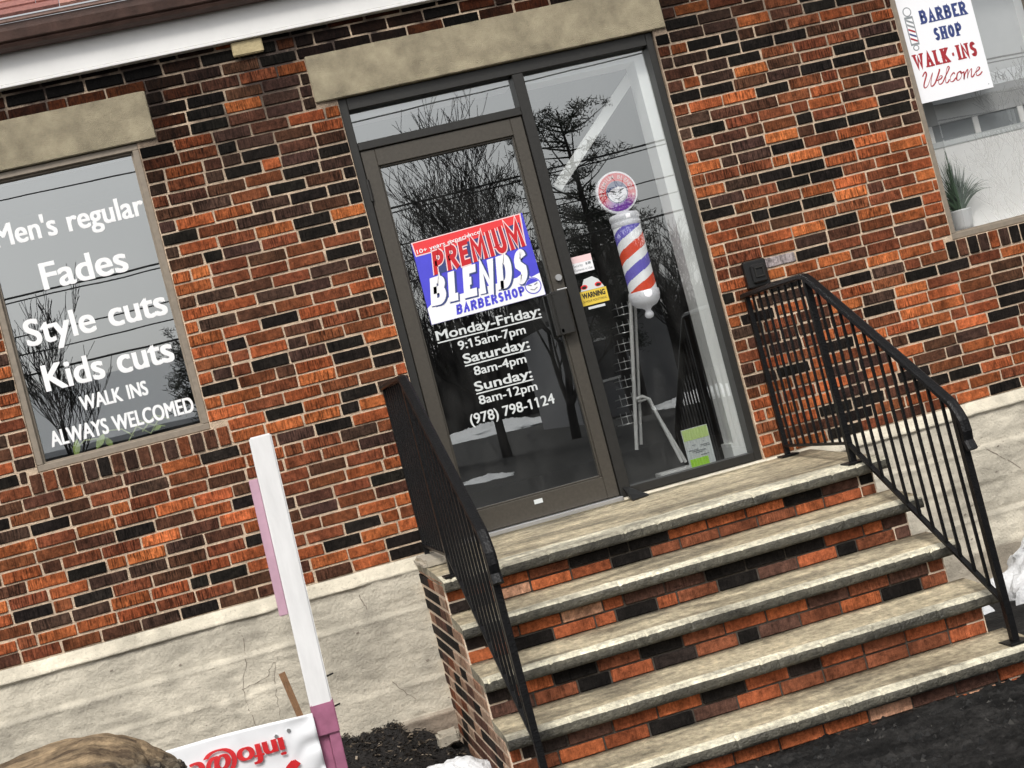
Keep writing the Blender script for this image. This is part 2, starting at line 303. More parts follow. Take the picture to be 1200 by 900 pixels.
# ------------------------------------------------------------------ lettering
def text_mesh(s, bold=0.0, shear=0.0):
    c = bpy.data.curves.new('lettering', 'FONT'); c.body = s; c.shear = shear; c.offset = bold; c.resolution_u = 6
    o = bpy.data.objects.new('lettering', c); COL.objects.link(o)
    dg = bpy.context.evaluated_depsgraph_get(); dg.update()
    me = bpy.data.meshes.new_from_object(o.evaluated_get(dg))
    v = [(q.co.x, q.co.y) for q in me.vertices]; f = [list(p.vertices) for p in me.polygons]
    bpy.data.objects.remove(o); bpy.data.curves.remove(c); bpy.data.meshes.remove(me)
    return v, f
CAPH = None
def cap_height():
    global CAPH
    if CAPH is None:
        v, f = text_mesh('H'); CAPH = max(q[1] for q in v)
    return CAPH
def put_text(mb, s, x0, x1, z0, cap, y, bold=0.0, shear=0.0, thick=0, mi=0, rot180=False):
    """text filling x0..x1 on a plane y = const; baseline z0, capital height cap; thick = extra weight (m) by layered copies"""
    v, f = text_mesh(s, bold, shear)
    a, b = min(q[0] for q in v), max(q[0] for q in v); kz = cap / cap_height()
    ones = []
    for i_, ch_ in enumerate(s):          # the built-in figure one is a bare stem: give it its flag
        if ch_ == '1':
            pv, _ = text_mesh(s[:i_ + 1], bold, shear); g1, _ = text_mesh('1', bold, shear); xr = max(q[0] for q in pv); st = max(q[0] for q in g1) - min(q[0] for q in g1); hh = cap_height()
            ones.append([(xr - st * .3, hh), (xr - st, hh), (xr - st - .19 * hh, hh * .84), (xr - st - .15 * hh, hh * .73), (xr - st * .8, hh * .83)])
    shifts = [(0, 0)] if thick == 0 else [(0, 0), (-1, -1), (1, -1), (1, 1), (-1, 1)]
    for j, (sx_, sz_) in enumerate(shifts):
        def T(x, z):
            X = x0 + thick + (x - a) / (b - a) * (x1 - x0 - 2 * thick) + sx_ * thick; Z = z0 + z * kz + sz_ * thick * .6
            if rot180: X = x0 + x1 - X; Z = 2 * z0 - Z
            return (X, y - 0.0002 * j, Z)
        mb.add([T(x, z) for x, z in v], f, mi=mi)
        for o_ in ones: mb.add([(T(x, z)[0], y - .0002 * j - .0001, T(x, z)[2]) for x, z in o_], [tuple(range(5))], mi=mi)
def arc(cx, cy, rx, ry, a0, a1, n=10):
    return [(cx + rx * math.cos(math.radians(a0 + (a1 - a0) * i / n)), cy + ry * math.sin(math.radians(a0 + (a1 - a0) * i / n))) for i in range(n + 1)]
GL = {  # stroke glyphs in a unit box
    'A': [[(0, 0), (.5, 1), (1, 0)], [(.2, .36), (.8, .36)]],
    'B': [[(0, 0), (0, 1), (.55, 1)] + arc(.55, .77, .38, .23, 90, -90) + [(0, .54)], [(.55, .54)] + arc(.58, .27, .42, .27, 90, -90) + [(0, 0)]],
    'C': [arc(.5, .5, .5, .5, 40, 320, 18)],
    'D': [[(0, 0), (0, 1), (.5, 1)] + arc(.5, .5, .5, .5, 90, -90, 14) + [(0, 0)]],
    'E': [[(1, 1), (0, 1), (0, 0), (1, 0)], [(0, .52), (.75, .52)]],
    'H': [[(0, 0), (0, 1)], [(1, 0), (1, 1)], [(0, .5), (1, .5)]],
    'I': [[(.5, 0), (.5, 1)]],
    'K': [[(0, 0), (0, 1)], [(1, 1), (.05, .42)], [(.3, .58), (1, 0)]],
    'L': [[(0, 1), (0, 0), (1, 0)]],
    'M': [[(0, 0), (0, 1), (.5, .25), (1, 1), (1, 0)]],
    'N': [[(0, 0), (0, 1), (1, 0), (1, 1)]],
    'O': [arc(.5, .5, .5, .5, 90, 450, 24)],
    'P': [[(0, 0), (0, 1), (.5, 1)] + arc(.5, .73, .5, .27, 90, -90) + [(0, .46)]],
    'R': [[(0, 0), (0, 1), (.5, 1)] + arc(.5, .75, .48, .25, 90, -90) + [(0, .5)], [(.45, .5), (1, 0)]],
    'S': [arc(.5, .75, .45, .25, 20, 200, 10)[:-1] + [(.12, .6), (.5, .5), (.88, .4)] + arc(.5, .25, .46, .25, 20, -160, 10)[1:]],
    'U': [[(0, 1), (0, .3)] + arc(.5, .3, .5, .3, 180, 360, 12) + [(1, 1)]],
    'W': [[(0, 1), (.25, 0), (.5, .85), (.75, 0), (1, 1)]],
    '-': [[(.1, .45), (.9, .45)]],
}
WID = {'I': .38, 'M': 1.3, 'W': 1.35, '-': .75, 'E': .85, 'L': .8, 'S': .85}
def ribbon(pts, w, P, mb, mi=0):
    """flat band of width w (in glyph units, w may be a list) mapped by P(u, v) to 3-D"""
    pts = [Vector(p) for p in pts]; n = len(pts); vs = []
    ws = w if isinstance(w, (list, tuple)) else [w] * n
    for i in range(n):
        a = (pts[i] - pts[i - 1]).normalized() if i > 0 else None; b = (pts[i + 1] - pts[i]).normalized() if i < n - 1 else None
        if a is None: a = b
        if b is None: b = a
        na, nb = Vector((-a.y, a.x)), Vector((-b.y, b.x)); m = na + nb
        m = m.normalized() if m.length > 1e-4 else na
        k = min(1.0 / max(m.dot(na), 0.35), 2.2)
        for sg in (1, -1): vs.append(pts[i] + m * (sg * ws[i] / 2 * k))
    mb.add([P(p.x, p.y) for p in vs], [(2 * i, 2 * i + 1, 2 * i + 3, 2 * i + 2) for i in range(n - 1)], mi=mi)
def stroke_text(mb, s, P, h, cw, w, gap, serif=0.0, grow=0.0, depth=0.0, mi=0, spans=None):
    """stroke lettering; P(x, y, layer) -> 3-D; h cap height, cw letter width, w stroke width; returns total length"""
    x = 0.0; lay = 0
    for ch in s:
        if ch == ' ': x += cw * .6; continue
        ww = cw * WID.get(ch, 1.0); ins = w / 2
        def Q(u, v, x=x, ww=ww): return (x + ins + u * (ww - 2 * ins), ins + v * (h - 2 * ins))
        for st in GL[ch]:
            lay += 1; pts = [Q(*p) for p in st]
            if len(pts) > 1:
                p0 = Vector(pts[0]); p1 = Vector(pts[1]); pts[0] = tuple(p0 - (p1 - p0).normalized() * ins * (1 if (p1-p0).length > w else .0) * .98)
                p0 = Vector(pts[-1]); p1 = Vector(pts[-2]); pts[-1] = tuple(p0 - (p1 - p0).normalized() * ins * (1 if (p1-p0).length > w else .0) * .98)
            ribbon(pts, w + grow, lambda a, b, l=lay: P(a, b, l % 7), mb, mi)
            if serif > 0:
                for e in (st[0], st[-1]):
                    if ch in 'OSC-': continue
                    if e[1] in (0, 1) or ch in 'AWKR' and e[1] in (0, 1):
                        cx, cy = Q(*e); yy = w * .22 if e[1] == 0 else h - w * .22
                        lay += 1; ribbon([(cx - serif, yy), (cx + serif, yy)], w * .45 + grow, lambda a, b, l=lay: P(a, b, l % 7), mb, mi)
        x += ww + gap
    return x - gap

# ------------------------------------------------------------------ building
CR = 0.0677
shop = thing('barber_shop', 'red and black brick barber shop front with dark framed glass door', 'building', (0.9, 0.3, -1.05))
OPEN = [(0.0, 1.805, -0.2, 2.47), (-0.115, 1.882, 2.465, 2.718), (-1.966, -1.075, .92, 2.47), (-2.06, -.972, 2.465, 2.718), (-2.02, -.985, .812, .92),
        (3.235, 4.13, .92, 2.47), (3.18, 4.19, .812, .92), (3.14, 4.23, 2.465, 2.718)]
PAL = [(.50, .140, .048), (.36, .098, .036), (.21, .066, .030), (.105, .045, .027), (.070, .038, .028), (.017, .0135, .0115)]
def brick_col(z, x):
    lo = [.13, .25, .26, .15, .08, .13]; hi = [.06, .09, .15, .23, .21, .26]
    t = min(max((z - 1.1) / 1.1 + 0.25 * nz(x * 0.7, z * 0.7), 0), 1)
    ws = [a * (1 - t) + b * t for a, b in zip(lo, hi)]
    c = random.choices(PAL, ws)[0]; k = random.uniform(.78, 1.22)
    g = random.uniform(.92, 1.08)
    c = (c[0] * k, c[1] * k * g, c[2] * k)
    # soot streaks and eave shade, both painted into the brick colour
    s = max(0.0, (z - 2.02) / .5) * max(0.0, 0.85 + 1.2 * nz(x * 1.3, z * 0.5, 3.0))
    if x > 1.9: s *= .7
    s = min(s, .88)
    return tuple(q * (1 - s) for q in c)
mb = MB()
for k in range(0, 44):
    z0, z1 = k * CR, (k + 1) * CR; zm = (z0 + z1) / 2
    runs = [(-5.0, 8.2)]
    for (a, b, lo, hi) in OPEN:
        if lo < zm < hi:
            nr = []
            for (p, q) in runs:
                if b <= p or a >= q: nr.append((p, q)); continue
                if a > p: nr.append((p, a))
                if b < q: nr.append((b, q))
            runs = nr
    for (p, q) in runs:
        x = p - (0.1015 if k % 2 else 0.0) - random.uniform(0, .03)
        while x < q - .012:
            L = .1015 if random.random() < .13 else .203
            x0, x1 = max(x, p), min(x + L, q)
            if q - x1 < .03: x1 = q
            if x1 - x0 > .02:
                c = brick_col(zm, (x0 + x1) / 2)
                if abs(zm - 1.049) < .034 and x0 < 2.196 < x1: c = (.42, .36, .36)
                j = random.uniform(.0045, .007); dz = random.uniform(-.0022, .0022); dy = random.uniform(-.0025, .0025)
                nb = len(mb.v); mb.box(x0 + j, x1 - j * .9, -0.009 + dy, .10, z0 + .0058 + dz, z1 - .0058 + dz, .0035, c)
                jit = [(random.uniform(-.0022, .0022), random.uniform(-.0018, .0018)) for _ in range(8)]
                for q_ in range(24):
                    vx, vy, vz = mb.v[nb + q_]; jx, jz = jit[q_ // 3]; mb.v[nb + q_] = (vx + jx, vy, vz + jz)
            x = x1 if x1 == q else x + L
# rowlock sills (bricks on edge)
for (a, b, lo, hi) in (OPEN[4], OPEN[6]):
    n = round((b - a) / .0677); s = (b - a) / n
    for i in range(n):
        c = random.choices(PAL, [.02, .04, .2, .3, .25, .2])[0]; k = random.uniform(.8, 1.2)
        mb.box(a + i * s + .006, a + (i + 1) * s - .006, -.014 + random.uniform(-.002, .002), .09, lo + .008, hi - .004, .003, tuple(q * k for q in c))
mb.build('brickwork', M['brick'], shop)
# mortar bed: solid wall between the openings, its face a few millimetres behind the bricks
mo = MB()
XS = sorted(set([-5.0, 8.2] + [v for (a, b, lo, hi) in (OPEN[0], OPEN[2], OPEN[5]) for v in (a, b)]))
for i in range(len(XS) - 1):
    a, b = XS[i], XS[i + 1]; op = [o for o in (OPEN[0], OPEN[2], OPEN[5]) if abs(o[0] - a) < 1e-6]
    if op:
        if op[0][2] > 0: mo.box(a, b, -.0015, .115, 0.0, op[0][2], mi=0)
        mo.box(a, b, -.0015, .115, op[0][3], 2.98)
    else: mo.box(a, b, -.0015, .115, 0.0, 2.98)
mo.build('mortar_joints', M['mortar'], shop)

def rough_block(name, x0, x1, y0, y1, z0, z1, material, parent, amp=.004, r=.008, seg=.03, col=(1, 1, 1)):
    """stone or concrete block: bevelled box, subdivided and roughened"""
    bm = bmesh.new(); bmesh.ops.create_cube(bm, size=1)
    for v in bm.verts: v.co = Vector((x0 + (v.co.x + .5) * (x1 - x0), y0 + (v.co.y + .5) * (y1 - y0), z0 + (v.co.z + .5) * (z1 - z0)))
    for ax, (lo, hi) in enumerate(((x0, x1), (y0, y1), (z0, z1))):
        n = int((hi - lo) / seg)
        for i in range(1, n):
            c = [0, 0, 0]; nn = [0, 0, 0]; c[ax] = lo + (hi - lo) * i / n; nn[ax] = 1
            bmesh.ops.bisect_plane(bm, geom=bm.verts[:] + bm.edges[:] + bm.faces[:], plane_co=c, plane_no=nn)
    sharp = [e for e in bm.edges if len(e.link_faces) == 2 and e.calc_face_angle() > 1]
    bmesh.ops.bevel(bm, geom=sharp, offset=r, segments=2, affect='EDGES')
    for v in bm.verts:
        d = Vector((nz(v.co.x * 9, v.co.y * 9, v.co.z * 9), nz(v.co.x * 9 + 40, v.co.y * 9, v.co.z * 9), nz(v.co.x * 9, v.co.y * 9 + 40, v.co.z * 9)))
        d2 = Vector((nz(v.co.x * 40, v.co.y * 40, v.co.z * 40), nz(v.co.x * 40 + 9, v.co.y * 40, v.co.z * 40), nz(v.co.x * 40, v.co.y * 40 + 9, v.co.z * 40)))
        v.co += d * amp + d2 * amp * .6
    me = bpy.data.meshes.new(name); bm.to_mesh(me); bm.free()
    at = me.color_attributes.new('Col', 'FLOAT_COLOR', 'CORNER')
    at.data.foreach_set('color', [*col, 1.0] * len(me.loops))
    me.materials.append(material)
    for p in me.polygons: p.use_smooth = True
    me.set_sharp_from_angle(angle=math.radians(24))
    o = bpy.data.objects.new(name, me); COL.objects.link(o)
    if parent is not None: o.parent = parent; o.matrix_parent_inverse = Matrix.Translation(-WL(parent))
    return o
for (a, b, lo, hi) in (OPEN[1], OPEN[3], OPEN[7]):
    rough_block('stone_lintel', a, b, -.018, .10, lo, hi, M['lintel'], shop, amp=.0016, r=.004)
rough_block('stone_bracket', -.478, -.314, -.036, .02, 2.790, 2.867, M['bracket'], shop, amp=.003, r=.005, seg=.03)

# ---- foundation: board formed concrete with a weathered ledge
def fdepth(x, z):
    """distance the concrete stands out from the wall plane"""
    bz = z + .010 * nz(x * 1.2, 5.0) + .008 * nz(x * 4.0, 9.0)
    q = (bz + .07) / .19; k = math.floor(q); t = q - k
    lip = .017 * nz(k * 7.31, 2.0 + 0.22 * x) - .0055 * k + .012 * max(0, 1 - (1 - t) * 7) * (.4 + .9 * nz(x * .9, k * 3.1))
    return .034 + lip + .006 * fb(x * 3, z * 5, 1.0) + .004 * fb(x * 18, z * 22, 2.0) + .003 * fb(x * 5, z * 40, 6.0)
fo = MB(); nx = 560; xs_ = [-5 + 13.2 * i / nx for i in range(nx + 1)]
zs_ = [0.0, -.003, -.020, -.038, -.056, -.068, -.074, -.078] + [-.078 - .0125 * i for i in range(1, 83)]
vs = []
for iz, z in enumerate(zs_):
    for x in xs_:
        if iz == 0: y = .02
        elif iz < 6: y = -.014 - .038 * (iz - 1) / 4 - .003 * fb(x * 6, z * 30) - (.006 * max(0, nz(x * 11, 3.3)) if iz >= 4 else 0)
        elif iz == 6: y = -.046 - .003 * fb(x * 6, z * 30)
        else: y = -fdepth(x, z)
        vs.append((x, y, z + (.004 * fb(x * 4, 3.0) if 1 <= iz <= 6 else 0)))
n1 = nx + 1
for i in range(len(zs_) - 1):
    for j in range(nx):
        x, z = xs_[j], zs_[i]
        k = math.floor((z + .07 + .01 * nz(x * 1.2, 5.0)) / .19); tone = 1 + .10 * nz(k * 3.7, 1.0) + .16 * fb(x * 1.1, z * 2.5, 7.0) + .10 * fb(x * 9, z * 3, 17.0)
        c = (.47, .43, .35)
        if 1 <= i < 5: c = (.52, .475, .38)                                      # cement wash on the ledge
        damp = max(0.0, min(1.0, (-.80 + .035 * nz(x * 2.2, 4.0) - z) * 40)) * max(.3, min(1, .55 + .8 * nz(x * 1.7, z * 2, 8.0)))
        c = tuple(p * (1 - damp) + q * damp for p, q in zip(c, (.24, .19, .145)))
        fo.add([vs[i * n1 + j], vs[i * n1 + j + 1], vs[(i + 1) * n1 + j + 1], vs[(i + 1) * n1 + j]], [(0, 1, 2, 3)], tuple(p * tone for p in c), smooth=True)
fo.box(-5.02, 8.22, .0, .3, -1.3, -.001, col=(.4, .37, .3))
def crack(pts, w=.004):
    q = []
    for a, b in zip(pts, pts[1:]):
        for i in range(6):
            t = i / 6; q.append((a[0] + (b[0] - a[0]) * t + random.uniform(-.006, .006), a[1] + (b[1] - a[1]) * t + random.uniform(-.004, .004)))
    q.append(pts[-1])
    ribbon(q, [w * random.uniform(.3, 1.1) for _ in q], lambda a, b: (a, -fdepth(a, b) - .0015, b), fo, 1)
crack([(-1.18, -.15), (-1.20, -.30), (-1.25, -.42), (-1.24, -.55), (-1.22, -.70)], .004)
crack([(-1.25, -.42), (-1.12, -.40), (-1.06, -.33)], .004); crack([(-1.06, -.33), (-1.09, -.5), (-1.10, -.62)], .003)
crack([(-.55, -.12), (-.53, -.20)], .006); crack([(3.05, -.25), (3.22, -.40), (3.45, -.62)], .006); crack([(-.50, -.60), (-.40, -.72)], .004); crack([(3.30, -.52), (3.5, -.60)], .004)
for _ in range(70):   # bug holes
    x = random.uniform(-2.3, 4.0); z = random.uniform(-.85, -.1); r = random.uniform(.003, .008)
    ribbon([(x - r, z), (x + r, z + r * .5)], r * 1.2, lambda a, b: (a, -fdepth(a, b) - .0012, b), fo, 1)
o = fo.build('foundation', [M['concrete'], M['crack']], shop, recalc=False)
bm = bmesh.new(); bm.from_mesh(o.data); bmesh.ops.remove_doubles(bm, verts=bm.verts, dist=1e-5); bm.to_mesh(o.data); bm.free()

# ---- eaves: white frieze board, gutter, drip edge, shingles
fr = MB(); fr.box(-5.1, 8.3, -.045, -.0, 2.885, 3.06, .004); fr.box(-5.1, 8.3, -.055, .0, 2.868, 2.884, .003); fr.build('frieze_board', M['white_paint'], shop)
gu = MB()
prof = [(-.0, 3.045), (-.10, 3.040), (-.125, 3.048), (-.135, 3.062), (-.128, 3.07), (-.15, 3.078), (-.165, 3.12), (-.170, 3.155), (-.155, 3.158), (-.150, 3.15), (-.0, 3.15)]
N = 90
vs = [(-5.15 + 13.5 * i / N, y + .002 * nz(i * .7, y * 30), z + .0025 * nz(i * .35, 8.0)) for i in range(N + 1) for (y, z) in prof]; m_ = len(prof)
gu.add(vs, [(i * m_ + j, (i + 1) * m_ + j, (i + 1) * m_ + j + 1, i * m_ + j + 1) for i in range(N) for j in range(m_ - 1)])
gu.build('gutter', M['gutter'], shop)
dr = MB(); dr.box(-5.15, 8.35, -.185, -.16, 3.160, 3.178, .003); dr.build('drip_edge', M['drip'], shop)
sh = MB(); pitch = math.radians(32)
for r in range(30):
    x = -5.2 - random.uniform(0, .3)
    while x < 8.4:
        L = random.uniform(.26, .36); s0 = r * .135; s1 = s0 + .145
        c = random.choice([(.42, .19, .15), (.36, .15, .12), (.48, .24, .19), (.30, .13, .11)]); k = random.uniform(.85, 1.15); dz = random.uniform(0, .003)
        def P(s, h, x_): return (x_, -.20 + s * math.cos(pitch) - h * math.sin(pitch), 3.180 + s * math.sin(pitch) + h * math.cos(pitch))
        v = [P(s0, .014 + dz, x), P(s0, .014 + dz, x + L - .004), P(s1, .004, x + L - .004), P(s1, .004, x), P(s0, 0, x), P(s0, 0, x + L - .004), P(s1, -.004, x + L - .004), P(s1, -.004, x)]
        sh.add(v, [(0, 1, 2, 3), (0, 4, 5, 1), (1, 5, 6, 2), (3, 2, 6, 7), (0, 3, 7, 4)], tuple(q * k for q in c)); x += L
sh.build('shingle_roof', M['shingle'], shop)
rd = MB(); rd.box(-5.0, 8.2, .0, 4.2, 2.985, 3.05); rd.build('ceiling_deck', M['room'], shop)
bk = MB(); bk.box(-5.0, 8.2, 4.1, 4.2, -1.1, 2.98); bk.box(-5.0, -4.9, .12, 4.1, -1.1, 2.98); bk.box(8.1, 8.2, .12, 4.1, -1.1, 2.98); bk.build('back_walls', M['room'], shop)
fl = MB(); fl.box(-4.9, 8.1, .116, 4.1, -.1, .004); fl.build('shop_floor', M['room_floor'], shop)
# partitions that close off the three front rooms
for xp in (-.75, 2.55):
    pt = MB(); pt.box(xp, xp + .1, .2, 4.0, .01, 2.97); pt.build('partition', M['room'], shop)

# ---- windows
def window(x0, x1, z0, z1, pane_mat, lights):
    f = MB(); t = .034
    f.box(x0, x1, .004, .085, z0, z0 + t, .003); f.box(x0, x1, .004, .085, z1 - t, z1, .003)
    f.box(x0, x0 + t, .004, .085, z0 + t, z1 - t, .003); f.box(x1 - t, x1, .004, .085, z0 + t, z1 - t, .003)
    # inner stop
    s = .010
    f.box(x0 + t, x1 - t, .028, .08, z0 + t, z0 + t + s, 0); f.box(x0 + t, x1 - t, .028, .08, z1 - t - s, z1 - t, 0)
    f.box(x0 + t, x0 + t + s, .028, .08, z0 + t + s, z1 - t - s, 0); f.box(x1 - t - s, x1 - t, .028, .08, z0 + t + s, z1 - t - s, 0)
    win = f.build('window', M['taupe'], shop)
    g = MB(); yy = .052
    g.add([(x0 + t, yy, z0 + t), (x1 - t, yy, z0 + t), (x1 - t, yy, z1 - t), (x0 + t, yy, z1 - t)], [(0, 1, 2, 3)]); g.build('pane', pane_mat, win, recalc=False)
    j = MB()
    for (a, b, c, d) in ((x0 - .005, x0 + .02, z0, z1), (x1 - .02, x1 + .005, z0, z1), (x0 + .02, x1 - .02, z0 - .005, z0 + .02), (x0 + .02, x1 - .02, z1 - .02, z1 + .005)): j.box(a, b, .088, .26, c, d)
    j.build('inner_jamb', M['jamb'], win)
    return win
WL_ = window(-1.966, -1.075, .922, 2.462, M['glass'], 0)
WR_ = window(3.235, 4.13, .922, 2.462, M['glass_clear'], 0)
YL = .0495
for (s, x0, x1, z, cap, th) in (("Men's regular", -1.895, -1.122, 2.098, .112, .0036), ('Fades', -1.716, -1.274, 1.832, .135, .0045), ('Style cuts', -1.866, -1.135, 1.565, .132, .0045),
                               ('Kids cuts', -1.832, -1.162, 1.318, .132, .0045), ('WALK INS', -1.686, -1.336, 1.178, .072, .0026), ('ALWAYS WELCOMED', -1.874, -1.130, 1.033, .078, .0026)):
    va, _ = text_mesh(s); a0, b0 = min(q[0] for q in va), max(q[0] for q in va); pos = 0
    for wd_ in s.split(' '):
        pos = s.index(wd_, pos) + len(wd_); pv, _ = text_mesh(s[:pos]); wv, _ = text_mesh(wd_)
        hi_ = max(q[0] for q in pv); lo_ = hi_ - (max(q[0] for q in wv) - min(q[0] for q in wv)); k_ = (x1 - x0) / (b0 - a0)
        q = MB(); put_text(q, wd_, x0 + (lo_ - a0) * k_, x0 + (hi_ - a0) * k_, z, cap, YL, bold=0, thick=th); q.build('lettering', M['white'], WL_)

# ---- door and sidelight (dark bronze storefront)
fm = MB(); Y0, Y1 = .018, .125
fm.box(0, .048, Y0, Y1, .0, 2.462, .003); fm.box(1.762, 1.803, Y0, Y1, .0, 2.462, .003)
fm.box(.048, 1.762, Y0, Y1, 2.395, 2.462, .003)
fm.box(.968, 1.030, Y0, Y1, .0, 2.395, .003)
fm.box(.048, .968, Y0, Y1, 2.170, 2.214, .003)
fm.box(1.030, 1.762, Y0, Y1, .004, .050, .003)
sf = fm.build('storefront_frame', M['bronze_dark'], shop)
g = MB()
for (a, b, c, d) in ((.048, .968, 2.214, 2.395), (1.030, 1.762, .05, 2.395)): g.add([(a, .08, c), (b, .08, c), (b, .08, d), (a, .08, d)], [(0, 1, 2, 3)])
g.build('pane', M['glass'], sf, recalc=False)
th = MB(); th.box(.05, .967, -.03, .12, -.012, .014, .004); th.build('threshold', M['steel'], sf)
j = MB()
j.box(1.700, 1.80, .13, .30, .12, 2.46); j.box(1.03, 1.70, .13, .30, 2.345, 2.46); j.box(1.685, 1.80, .13, .31, .0, .12)
j.box(.05, .97, .13, .30, 2.36, 2.46)
j.build('inner_jamb', M['jamb'], sf)
ld = MB(); D0, D1 = .030, .090
ld.box(.052, .130, D0, D1, .017, 2.166, .003); ld.box(.896, .964, D0, D1, .017, 2.166, .003)
ld.box(.130, .896, D0, D1, 2.072, 2.166, .003); ld.box(.130, .896, D0, D1, .017, .140, .003)
for (a, b, c, d) in ((.130, .140, .14, 2.072), (.886, .896, .14, 2.072), (.14, .886, .14, .150), (.14, .886, 2.062, 2.072)): ld.box(a, b, D0 + .014, D1 - .005, c, d, .002)
door = ld.build('door', M['bronze'], shop)
g = MB(); g.add([(.13, .066, .14), (.896, .066, .14), (.896, .066, 2.072), (.13, .066, 2.072)], [(0, 1, 2, 3)]); g.build('pane', M['glass'], door, recalc=False)
h = MB(); h.box(.862, .945, -.030, -.012, .940, 1.185, .006); h.box(.862, .882, -.030, .03, .955, .975, 0); h.box(.862, .885, -.032, .028, 1.165, 1.185, .003)
h.box(.845, .880, -.012, .029, .945, 1.18, .003); h.build('pull_handle', M['bronze_dark'], door)
lk = MB(); lk.tube([(.935, .031, 1.255), (.935, .010, 1.255)], .018, 20); lk.build('lock_cylinder', M['steel'], door)
hb = MB(); hb.tube([(.90, -.022, 1.187), (.955, -.022, 1.187)], .005, 10); hb.build('handle_pin', M['steel'], door)
for zz in (1.95, .25):
    hg = MB(); hg.tube([(.05, .022, zz - .06), (.05, .022, zz + .06)], .010, 10); hg.build('hinge', M['bronze_dark'], door)
kl = MB(); kl.box(.492, .540, .026, .0295, .092, .116); kl.build('label_plate', M['pale_grey'], door)
YD = .0635
lines = [('Monday-Friday:', .205, .800, 1.083, .050, .0018), ('9:15am-7pm', .309, .692, 1.005, .046, .0013), ('Saturday:', .318, .692, .926, .050, .0019), ('8am-4pm', .358, .655, .850, .046, .0013),
         ('Sunday:', .340, .666, .764, .050, .0019), ('8am-12pm', .344, .676, .690, .046, .0013), ('(978) 798-1124', .270, .752, .596, .054, .0013)]
for s, x0, x1, z, cap, t in lines:
    q = MB(); put_text(q, s, x0, x1, z, cap, YD, bold=0, thick=t)
    if s.endswith(':'): q.box(x0, x1, YD - .0006, YD, z - .017, z - .010)
    q.build('lettering', M['pale_grey'], door)

# ------------------------------------------------------------------ front steps
XL, XR = -.216, 2.075
XB = 2.0   # right end of the brickwork under the slabs
steps = thing('front_steps', 'worn concrete slab steps with brick risers leading up to the glass door', 'steps', (.9, -1.0, -1.05))
def tread(name, yb, yf, zb, zf, x0=XL, x1=XR, th=.056, seed=0):
    """slab swept along x: back top edge (yb, zb), nosing (yf, zf); worn and pitted along the nosing"""
    mb = MB(); n = 440
    dep = yb - yf
    prof = [(yb, zb - th), (yb, zb)] + [(yb - dep * t, zb + (zf - zb) * t) for t in (.15, .3, .45, .6, .72, .82, .9)] + [(yf + .022, zf - .0005), (yf + .009, zf - .004), (yf + .002, zf - .012), (yf, zf - .025), (yf + .001, zf - .042), (yf + .006, zf - th)] + [(yf + .075, zf - th)]
    m = len(prof); vs = []; cols = []
    for i in range(n + 1):
        x = x0 + (x1 - x0) * i / n
        chip = max(0.0, nz(x * 8 + seed * 13, seed) - .18) * .034 * abs(nz(x * 50, seed)) * 2 + max(0.0, nz(x * 38 + seed * 7, seed + 4) - .18) * .028
        for jj, (y, z) in enumerate(prof):
            e = 1.0 if 9 <= jj <= 12 else (.25 if jj in (8, 13) else 0)
            dy = .004 * nz(x * 5, jj * .4, seed) + .003 * nz(x * 26, jj * 2.0, seed) + e * chip
            dz = (.0025 * nz(x * 7, jj * .8, seed + 9) if jj > 1 and jj < m - 2 else 0) - e * chip * .55
            vs.append((x + (.0 if 0 < i < n else .004 * nz(jj * 1.7, seed)), y + (dy if jj > 1 else 0), z + dz))
    fs = []; 
    for i in range(n):
        x = x0 + (x1 - x0) * i / n
        for jj in range(m - 1):
            tone = 1 + .30 * fb(x * 1.3, jj * .35, seed + 2) + .16 * fb(x * 30, jj * 1.5, seed + 5)
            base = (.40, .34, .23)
            if 7 <= jj <= 10: base = (.56, .52, .40)          # worn arris, light along the rounded edge painted in
            elif jj >= 11: base = (.070, .065, .050)            # darker front face and underside of the slab
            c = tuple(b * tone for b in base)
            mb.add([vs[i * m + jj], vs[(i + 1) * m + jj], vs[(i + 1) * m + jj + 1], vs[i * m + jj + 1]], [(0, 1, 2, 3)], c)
    for i in (0, n): mb.add([vs[i * m + jj] for jj in range(m)], [tuple(range(m))], (.33, .30, .22))
    me_o = mb.build(name, M['step'], steps)
    bm = bmesh.new(); bm.from_mesh(me_o.data); bmesh.ops.remove_doubles(bm, verts=bm.verts, dist=1e-5); bmesh.ops.recalc_face_normals(bm, faces=bm.faces)
    for f in bm.faces: f.smooth = len(f.verts) == 4
    bm.to_mesh(me_o.data); bm.free()
    return me_o
NOSE = [(-1.02, -.062), (-1.29, -.258), (-1.56, -.465), (-1.825, -.675), (-2.09, -.885)]
tread('landing_slab', .0, NOSE[0][0], -.012, NOSE[0][1], seed=1)
for i in range(1, 5):
    yb = NOSE[i - 1][0] + .060
    tread('tread_slab', yb, NOSE[i][0], NOSE[i][1] + .028, NOSE[i][1], seed=i + 1)
RP = [(.46, .13, .05), (.34, .095, .04), (.21, .07, .035), (.11, .055, .040), (.035, .026, .023), (.014, .012, .011)]
